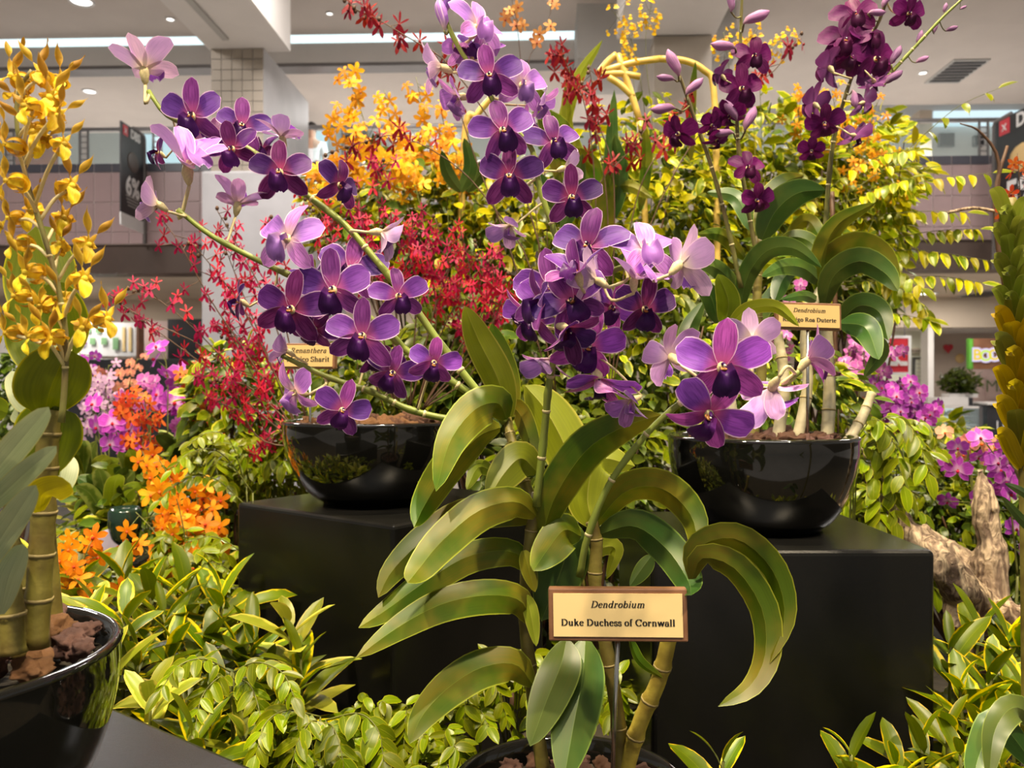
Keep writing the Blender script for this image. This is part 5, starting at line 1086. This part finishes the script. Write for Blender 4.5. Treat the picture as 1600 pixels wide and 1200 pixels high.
# ------------------------------------------------------------------ foliage
def blade(L, Wd, curl, fold, p=.55, q=.6, nv=5, nu=4, twist=0): return pet(MB(), L, Wd, p, q, fold, curl, 0, -curl * .3, twist, nv=nv, nu=nu, base=.12, r0=0)
def shrub(name, label, cat, cpx, cpy, d, rx, ry, n, wpx, mats, nind=110, basey=None, group=None, ratio=.42, droop=.35, shell=.55):
    c = P(cpx, cpy, d); RX_, RZ_ = rx / F * d, ry / F * d; RY_ = max(.10, RX_ * .7); L = wpx / F * d
    base = Vector((c.x, c.y, ZB))
    o = thing(name, label, cat, base, group)
    tmpl = [[blade(1, ratio, cu, fo, nv=4, nu=2) for cu, fo in ((25, .25), (45, .15), (5, .35))] for _ in mats]
    ml = [[t_.mesh('leaf', LV[m_]) for t_ in row] for row, m_ in zip(tmpl, mats)]
    br = MB(); tips = []
    for k in range(14):
        a = Vector((U(-1, 1), U(-1, 1), U(-.6, 1))); a = a.normalized() * U(.5, .95) if a.length > .1 else a
        e = c + Vector((a.x * RX_, a.y * RY_, a.z * RZ_)); mid = (base + e) / 2 + Vector((U(-.3, .3) * RX_, U(-.3, .3) * RY_, .12 * RZ_))
        sp = spline([base, mid, e], 8); br.tube(sp, [.006 - .0045 * i / 8 for i in range(9)], 5); tips.append(sp)
    br.obj('branches', mt['stem_dk'], o)
    items = []
    for k in range(n):
        a = Vector((U(-1, 1), U(-1, 1), U(-1, 1)))
        while a.length > 1 or a.length < shell * R_(): a = Vector((U(-1, 1), U(-1, 1), U(-1, 1)))
        f_ = 1 + .25 * noise.noise(a * 2.2 + Vector((cpx * .01, 0, 0)))
        q = c + Vector((a.x * RX_, a.y * RY_, a.z * RZ_)) * f_
        gro = (Vector((a.x, a.y * .6 - .35, a.z * .5)) + Vector((U(-1, 1), U(-1, .6), U(-1, .6))) * .9); gro.z -= droop; gro.normalize()
        nrm = Vector((U(-.6, .6), U(-.9, .2), U(.1, 1)))
        zz = (nrm - gro * nrm.dot(gro)); M = frame(q, zz, (0, 0, 1))
        x_ = gro.cross(zz.normalized()).normalized(); zz.normalize()
        s = L * U(.65, 1.2)
        M = Matrix.Translation(q) @ Matrix((x_, gro, zz)).transposed().to_4x4() @ Matrix.Scale(s, 4)
        items.append((q.y + a.z * -.02, M, random.randrange(len(mats)), random.randrange(3)))
    items.sort(key=lambda t_: t_[0])
    for _, M, i, j in items[:nind]: put('leaf', ml[i][j], M, o)
    if len(items) > nind:
        for i, m_ in enumerate(mats):
            V, Fc, UVs = [], [], []; base_i = 0
            for _, M, ii, j in items[nind:]:
                if ii != i: continue
                t_ = tmpl[i][j]; v = np.array(t_.v); Mn = np.array(M); vv = v @ Mn[:3, :3].T + Mn[:3, 3] - np.array(base)
                V.append(vv); Fc += [tuple(x + base_i for x in f) for f in t_.f]; UVs += t_.uv; base_i += len(v)
            if not V: continue
            mb = MB(); mb.v = [tuple(x) for x in np.vstack(V)]; mb.f = Fc; mb.uv = UVs; mb.mi = [0] * len(Fc)
            tag(put('foliage', mb.mesh('foliage', LV[m_]), Matrix.Translation(base), o), None, None, None, 'stuff')
    return o
BG = 'background shrubs'
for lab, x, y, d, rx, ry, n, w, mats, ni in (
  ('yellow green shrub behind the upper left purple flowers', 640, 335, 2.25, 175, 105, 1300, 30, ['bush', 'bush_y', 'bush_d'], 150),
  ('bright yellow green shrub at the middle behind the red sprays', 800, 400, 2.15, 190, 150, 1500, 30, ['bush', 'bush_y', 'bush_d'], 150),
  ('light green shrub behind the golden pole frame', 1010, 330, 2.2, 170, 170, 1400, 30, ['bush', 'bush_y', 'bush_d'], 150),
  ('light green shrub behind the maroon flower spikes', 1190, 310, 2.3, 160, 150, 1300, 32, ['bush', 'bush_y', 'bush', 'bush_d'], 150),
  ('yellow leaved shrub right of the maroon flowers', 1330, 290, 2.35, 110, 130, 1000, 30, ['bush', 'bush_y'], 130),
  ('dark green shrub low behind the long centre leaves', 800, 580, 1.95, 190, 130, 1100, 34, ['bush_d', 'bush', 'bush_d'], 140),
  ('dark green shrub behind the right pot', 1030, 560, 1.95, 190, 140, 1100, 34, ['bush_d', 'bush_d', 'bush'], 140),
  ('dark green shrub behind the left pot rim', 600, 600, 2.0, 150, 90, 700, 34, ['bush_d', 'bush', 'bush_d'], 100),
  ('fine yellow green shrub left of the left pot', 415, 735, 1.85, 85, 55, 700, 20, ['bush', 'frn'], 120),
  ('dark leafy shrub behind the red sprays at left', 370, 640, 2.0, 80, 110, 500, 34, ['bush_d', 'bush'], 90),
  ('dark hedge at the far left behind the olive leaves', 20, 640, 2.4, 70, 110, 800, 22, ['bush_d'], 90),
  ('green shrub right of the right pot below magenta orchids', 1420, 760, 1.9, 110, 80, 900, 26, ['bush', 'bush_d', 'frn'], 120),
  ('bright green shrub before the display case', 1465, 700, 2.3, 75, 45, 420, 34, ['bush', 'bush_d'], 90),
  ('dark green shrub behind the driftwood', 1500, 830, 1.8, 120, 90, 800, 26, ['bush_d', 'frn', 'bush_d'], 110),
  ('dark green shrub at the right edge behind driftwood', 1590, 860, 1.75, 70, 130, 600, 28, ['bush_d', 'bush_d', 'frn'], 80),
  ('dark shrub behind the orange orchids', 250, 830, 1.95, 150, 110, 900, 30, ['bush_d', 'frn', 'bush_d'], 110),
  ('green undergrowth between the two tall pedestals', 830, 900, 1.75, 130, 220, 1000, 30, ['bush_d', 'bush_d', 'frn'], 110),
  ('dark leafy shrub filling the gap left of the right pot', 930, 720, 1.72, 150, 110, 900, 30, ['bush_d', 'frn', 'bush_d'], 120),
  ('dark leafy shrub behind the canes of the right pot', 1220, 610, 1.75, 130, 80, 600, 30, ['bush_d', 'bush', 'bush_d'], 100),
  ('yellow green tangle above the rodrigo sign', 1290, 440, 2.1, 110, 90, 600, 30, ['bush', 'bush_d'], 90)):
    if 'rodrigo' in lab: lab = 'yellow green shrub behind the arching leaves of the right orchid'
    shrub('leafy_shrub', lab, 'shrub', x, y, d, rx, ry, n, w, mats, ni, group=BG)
# broad strap leaved plant, top centre
sp_ = thing('strap_leaf_orchid', 'broad green leaved orchid standing behind the upper purple flowers', 'orchid', P(930, 640, 1.85))
for lst, w, m_ in (([(900,330),(880,220),(900,130),(942,62)],24,'den_lt'),([(880,300),(860,220),(840,150),(800,120)],28,'den'),([(950,330),(955,250),(960,140)],24,'den_dk'),([(960,340),(968,270),(960,210)],28,'den_dk'),([(920,330),(900,240),(870,190),(830,175)],30,'den'),([(930,330),(925,260),(880,240),(840,230)],30,'den'),([(945,420),(945,330),(950,260)],34,'den'),
    ([(1000,330),(1010,250),(1005,190)],20,'den'),([(880,360),(900,300),(910,240)],30,'den_dk'),([(720,300),(735,260),(725,215)],24,'den_dk'),([(730,300),(755,265),(770,240)],26,'den_dk'),([(720,300),(700,270),(690,235)],22,'den_dk'),([(870,330),(850,290),(820,260)],24,'den_dk'),([(1080,250),(1080,170),(1087,95)],16,'den'),([(900,250),(885,180),(890,110)],18,'den_lt'),([(940,300),(980,290),(1020,310)],22,'den')):
    pxleaf(sp_, lst, w, m_, 1.85, 1.80, U(-15, 15), fold=.3, n=12)
cane(sp_, px_path([(930,640),(935,480),(930,330)], 1.85), .008, .006, mt['cane'])
# ---- fronds
FLM = [blade(1, w_, cu, fo, .5, .72).mesh('leaflet', LV['frn']) for w_, cu, fo in ((.46, 20, .2), (.5, 40, .1), (.42, 8, .3))]
FLB = [blade(1, .50, 20, .2, .45, .75).mesh('leaflet', LV['bush']), blade(1, .44, 40, .1, .45, .75).mesh('leaflet', LV['frn']), blade(1, .46, 30, .25, .45, .75).mesh('leaflet', LV['bush_y'])]
def frond(parent, pts, npair, L, meshes, droop=.5, r=.0011, start=.18, alt=False):
    sp = spline(pts, 40); o = MB().tube(sp[::2], [r * (1 - .6 * i / 20) for i in range(21)], 5).obj('frond', mt['stem_gr'], parent)
    for k in range(npair):
        v = start + (1 - start) * (k + .5) / npair; i = min(39, int(v * 40)); b = sp[i]; t = (sp[i + 1] - sp[max(0, i - 1)]).normalized()
        up = Vector((0, -.25, 1)); side = t.cross(up)
        side = side.normalized() if side.length > .1 else Vector((1, 0, 0))
        for sg in ((1, -1) if not alt else ((1,) if k % 2 else (-1,))):
            g = (side * sg * .9 + t * .55 - Vector((0, 0, droop)) + Vector((U(-.35, .35), U(-.4, .2), U(-.35, .25)))).normalized()
            nn = Vector((U(-.5, .5), -.5 + U(-.3, .3), .9)); nn = (nn - g * nn.dot(g)).normalized(); xx = g.cross(nn)
            s = L * U(.8, 1.15) * (1 - .35 * abs(v - .5))
            put('leaflet', random.choice(meshes), Matrix.Translation(b) @ Matrix((xx, g, nn)).transposed().to_4x4() @ Matrix.Scale(s, 4), o)
    g = (sp[-1] - sp[-3]).normalized(); nn = Vector((0, -.6, .8)); nn = (nn - g * nn.dot(g)).normalized()
    put('leaflet', meshes[0], Matrix.Translation(sp[-1]) @ Matrix((g.cross(nn), g, nn)).transposed().to_4x4() @ Matrix.Scale(L, 4), o)
    return o
vb = thing('arching_vine', 'arching vine branches with rows of hanging leaves at the right', 'vine', P(1300, 700, 1.95))
for lst, n, w in (([(1330,300),(1400,250),(1450,205),(1500,165),(1560,138)],6,20),([(1300,320),(1380,300),(1460,280),(1552,270)],12,23),([(1300,350),(1380,335),(1450,330),(1512,332)],10,23),([(1310,400),(1400,372),(1470,360),(1532,358)],11,21),([(1310,420),(1400,392),(1470,395),(1548,408)],12,24),([(1320,450),(1400,435),(1470,432),(1535,442)],11,24),
    ([(1320,440),(1380,440),(1430,465),(1455,500)],9,24),([(1310,470),(1350,485),(1400,490),(1452,500)],9,22),([(1300,380),(1350,330),(1400,290),(1440,270)],9,22),([(1290,300),(1340,260),(1390,240),(1430,235)],9,22),([(1310,340),(1360,300),(1420,280)],8,22),([(1300,420),(1350,400),(1400,420),(1440,450)],9,24)):
    frond(vb, px_path(lst, 1.95, 1.8), n, w * 1.3 / F * 1.9, FLB, 1.1, .0013, .15)
MB().tube(spline([P(1300, 750, 1.95), P(1305, 520, 1.95), P(1300, 300, 1.95)], 10), .006, 8).obj('stem', mt['stem_dk'], vb)
MB().tube(spline(px_path([(1555,330),(1560,250),(1530,205),(1500,193)], 1.6), 10), [.0042 - .0003 * i for i in range(11)], 8).obj('twig', mt['stem_dk'], vb)
MB().tube(spline(px_path([(1605,760),(1592,560),(1562,400),(1556,300),(1574,228)], 1.6), 10), [.008 - .0005 * i for i in range(11)], 8).obj('twig', mt['stem_dk'], vb)
MB().tube(spline(px_path([(1555,330),(1520,325),(1482,332)], 1.6), 8), .003, 8).obj('twig', mt['drift'], vb)
def fern(label, x, y, d, n, rpx, L, group='feathery ground plants', npair=7, tops=None, kind='feathery_shrub', base_dz=None):
    c = P(x, y, d); base = Vector((c.x, c.y + .03, ZB)); o = thing(kind, label, 'plant', base, group); R = rpx / F * d
    for k in range(n):
        a = 2 * math.pi * (k + U(0, .7)) / n; rr_ = R * U(.6, 1.1); top = c + Vector((math.cos(a) * rr_ * .45, math.sin(a) * rr_ * .4 - .01, U(-.02, .03)))
        tip = c + Vector((math.cos(a) * rr_, math.sin(a) * rr_ * .8 - .02, -rr_ * U(.15, .75)))
        b0 = base.lerp(c, .35) + Vector((math.cos(a) * .01, math.sin(a) * .01, 0))
        frond(o, [b0, top, tip], npair, L / F * d, FLM, .5, .0011, .3)
    MB().tube([base, base.lerp(c, .8)], [.004, .003], 6).obj('stem', mt['stem_dk'], o)
    return o
for i, (x, y, d, n, rp_, lab) in enumerate((
  (300, 1075, 1.18, 9, 90, 'feathery plant at the foot of the variegated leaves left'), (420, 1110, 1.08, 9, 90, 'feathery plant left of centre before the left pedestal'), (500, 1165, 1.0, 9, 80, 'glossy feathery plant at the bottom edge left of centre'),
  (560, 1120, 1.12, 8, 80, 'small leaved plant under the left pedestal corner'), (640, 1120, 1.12, 8, 85, 'small leaved plant before the gap between pedestals'), (735, 1085, 1.15, 9, 85, 'leafy plant left of the bottom centre pot'), (690, 1165, 1.0, 8, 70, 'leafy plant touching the bottom centre pot at left'),
  (800, 1040, 1.2, 9, 80, 'leafy plant behind the centre canes'), (905, 1060, 1.2, 8, 75, 'leafy plant behind the large sign'), (985, 1075, 1.15, 8, 65, 'leafy plant right of the large sign stake'),
  (290, 850, 1.5, 8, 80, 'fern like plant among the orange orchids'), (330, 720, 1.75, 8, 70, 'fern like plant above the orange orchids'), (340, 920, 1.4, 7, 70, 'fern like plant at left of the left pedestal'),
  (1395, 690, 1.55, 9, 90, 'broad leafed fern right of the right pot'), (1370, 790, 1.5, 8, 70, 'green fern behind the driftwood branch'), (1430, 880, 1.55, 7, 70, 'dark fern behind the driftwood base'),
  (460, 700, 1.75, 6, 50, 'fern like plant beside the left pot'), (180, 900, 1.45, 7, 70, 'fern like plant between the orange clusters'))):
    fern(lab, x, y, d, n, rp_, 32 if d > 1.4 else 34)
def frond_plant(label, d, fronds, L, npair, group='arching frond plants'):
    b = fronds[0][0]; c = P(b[0], b[1], d); o = thing('arching_frond_plant', label, 'plant', (c.x, d + .02, ZB), group)
    for lst in fronds:
        root = P(lst[0][0], lst[0][1], d); frond(o, px_path(lst, d, d - .07), npair, L / F * d, FLM, .45, .0012, .12)
        MB().tube(spline([Vector((c.x, d + .02, ZB)), Vector((c.x, d + .02, ZB)).lerp(root, .6), root], 6), .0013, 5).obj('stem', mt['stem_gr'], o)
frond_plant('arching fern fronds hanging across the orange orchid cluster', 1.42, [[(395,770),(345,708),(300,706),(268,735)], [(395,800),(335,748),(285,752),(250,782)], [(400,880),(340,840),(290,850),(245,885)], [(390,920),(340,880),(300,895),(262,930)], [(385,760),(360,690),(330,675),(300,690)]], 24, 11)
frond_plant('broad fern fronds drooping beside the right pot', 1.4, [[(1330,700),(1365,655),(1395,690),(1412,760)], [(1335,720),(1370,690),(1392,740),(1400,815)], [(1330,740),(1352,720),(1372,765),(1375,815)], [(1340,690),(1390,650),(1430,680),(1450,740)]], 40, 7)
frond_plant('glossy drooping fronds at the bottom edge left of centre', .97, [[(505,1130),(485,1128),(465,1160),(452,1215)], [(505,1130),(520,1135),(532,1170),(540,1220)], [(500,1120),(450,1110),(415,1130),(400,1180)], [(510,1125),(560,1115),(590,1140),(600,1190)]], 46, 6)
frond_plant('leafy fronds below the left yellow edged plants', 1.0, [[(360,1050),(320,1030),(280,1040),(250,1080)], [(365,1050),(400,1035),(440,1050),(460,1090)], [(360,1060),(340,1060),(315,1090),(305,1140)], [(365,1060),(390,1070),(405,1110),(410,1160)]], 36, 7)
# ---- variegated plants
VM = [[blade(1, w_, cu, fo, .55, .6, 6, 4, tw).mesh('leaf', LV[m_]) for (w_, cu, fo, tw) in ((.30, 30, .25, 10), (.34, 45, .15, -10), (.27, 15, .35, 5))] for m_ in ('var', 'var2')]
def varieg(label, x, y, d, h, n, L, k=0, group='variegated plants'):
    top = P(x, y, d); base = Vector((top.x + U(-.02, .02), top.y + .01, max(ZB, top.z - h))); base.z = ZB
    o = thing('variegated_plant', label, 'plant', base, group)
    sp = spline([base, base.lerp(top, .5) + Vector((U(-.015, .015), U(-.01, .01), 0)), top], 10)
    MB().tube(sp, [.0032 - .0014 * i / 10 for i in range(11)], 6).obj('stem', mt['stem_gr'], o)
    ph = U(0, 6)
    for j in range(n):
        v = j / (n - 1); z = top.z - h * .8 * (1 - v) ** 1.1; b = sp[0]
        f = (z - base.z) / max(1e-3, top.z - base.z); f = min(max(f, 0), 1); b = sp[min(10, int(f * 10))].copy(); b.z = z
        a = ph + j * 2.4; el = .15 + .95 * v ** 2 + U(-.15, .2)
        g = Vector((math.cos(a) * math.cos(el), math.sin(a) * math.cos(el), math.sin(el)))
        nn = Vector((0, 0, 1)) - g * g.z
        nn = (Vector((-math.cos(a) * .8, -math.sin(a) * .8, .6)) if v > .85 else Vector((0, -.15, 1))); nn = (nn - g * nn.dot(g)).normalized()
        s = L / F * d * U(.75, 1.15) * (1 - .35 * max(0, v - .7) / .3)
        put('leaf', random.choice(VM[k]), Matrix.Translation(b) @ Matrix((g.cross(nn), g, nn)).transposed().to_4x4() @ Matrix.Scale(s, 4), o)
    return o
LEFTV = [(150,950,1.20),(195,965,1.10),(235,930,1.25),(290,920,1.30),(345,930,1.30),(170,1040,1.02),(215,1020,1.08),(270,1010,1.12),(325,1000,1.16),(370,1010,1.18),(235,1090,.98),(290,1080,1.04),(345,1070,1.08),(410,1060,1.10),(395,1000,1.15),(450,975,1.12),(470,1030,1.08),(190,900,1.35),(130,990,1.1),(330,1130,.98),(380,1150,.96),(255,960,1.2),(440,1100,1.02),(120,905,1.35),(300,1150,.92)]
ORD = ['leftmost', 'second from left', 'third from left', 'fourth from left', 'fifth from left', 'sixth from left', 'seventh from left', 'eighth from left', 'ninth from left', 'tenth from left']
def ranked(lst, rows):
    out = {}
    for y0, y1, nm in rows:
        r_ = sorted(q for q in lst if y0 <= q[1] < y1)
        for k, q in enumerate(r_): out[q] = (ORD[k], nm)
    return out
rk = ranked(LEFTV, ((0, 960, 'back row of the left bed'), (960, 1035, 'middle row of the left bed'), (1035, 2000, 'front row of the left bed')))
for i, q in enumerate(LEFTV):
    varieg('yellow edged green plant, %s in the %s' % rk[q], *q, .18, 14, 112, 0 if i % 5 else 1)
RIGHTV = [(1485,1010,1.05),(1530,985,1.15),(1575,1000,1.12),(1500,1075,.98),(1550,1060,1.02),(1595,1070,1.0),(1480,1130,.92),(1530,1130,.95),(1580,1140,.92),(1440,1165,.86),(1500,1180,.86),(1330,1180,.84),(1130,1190,.86),(1560,1190,.84),(1600,1010,1.1),(1400,1195,.84)]
rk = ranked(RIGHTV, ((0, 1065, 'back row below the driftwood'), (1065, 1150, 'middle row right of the pedestal'), (1150, 2000, 'bottom row at the right')))
for i, q in enumerate(RIGHTV):
    varieg('yellow edged green plant, %s in the %s' % rk[q], *q, .16, 13, 112, 0)
FARV = [(1020,900,1.7),(330,880,1.7),(160,800,1.9),(120,760,2.0),(200,790,1.9),(250,900,1.6),(60,860,1.6),(100,900,1.5)]
for k, q in enumerate(sorted(FARV)): varieg('pale green leafy plant, ' + (ORD[k] + ' at the back of the left bed' if q[0] < 900 else 'alone between the two tall pedestals'), *q, .2, 16, 80, 1)
# mottled plants behind left, small vase and box
for (x, y, d, lab) in ((130, 720, 2.0, 'mottled green foliage plant left behind the olive cane'), (170, 760, 1.9, 'mottled green foliage plant above the small vase'), (215, 735, 2.0, 'green foliage plant below the scarlet sprays'), (290, 690, 2.1, 'broad leaved green plant below the red sprays')):
    o = thing('foliage_plant', lab, 'plant', P(x, y + 90, d))
    for k in range(13):
        a = U(-1.3, 1.3); r0 = U(35, 62)
        pxleaf(o, [(x + U(-8, 8), y + 60), (x + math.sin(a) * r0 * .6, y + 20 - math.cos(a) * r0 * .5), (x + math.sin(a) * r0 * 1.1, y - math.cos(a) * r0 * .8 + 12)], U(18, 30), random.choice(['pothos', 'den_lt', 'den_dk']), d, d - U(0, .15), U(-30, 30), n=10, fold=.2)
    cane(o, px_path([(x, y + 130), (x, y + 50)], d), .008, .006, mt['stem_gr'], 'stem', 3)
vc = P(195, 855, 1.62)
v_ = thing('small_vase', 'small dark green glazed vase left of the orange orchids', 'vase', (vc.x, vc.y, vc.z))
put('body', MB().lathe([(.001,0),(.016,0),(.026,.02),(.031,.045),(.030,.07),(.026,.078),(.024,.07)],32).mesh('body', plain('green_glaze', (.012, .03, .02), .12, .3, 10)), Matrix.Translation((vc.x, vc.y, vc.z)), v_)
put('stand', MB().lathe([(.001,0),(.03,0),(.03,.006),(.001,.006)],24).mesh('stand', mt['pedestal']), Matrix.Translation((vc.x, vc.y, vc.z - .006)), v_)
tag(bevel(MB().box(P(151,0,1.6).x, P(186,0,1.6).x, 1.6, 1.68, P(0,862,1.6).z, P(0,832,1.6).z).obj('plastic_box', plain('lavender_plastic', (.42, .38, .52), .4), smooth=False), .003), 'small lavender box beside the dark vase', 'box')
bx_ = P(168, 862, 1.64); tag(bevel(MB().box(bx_.x - .12, bx_.x + .09, 1.58, 1.74, ZB, bx_.z - .006).obj('display_block', mt['pedestal'], smooth=False), .005), 'low black block under the small vase', 'pedestal')
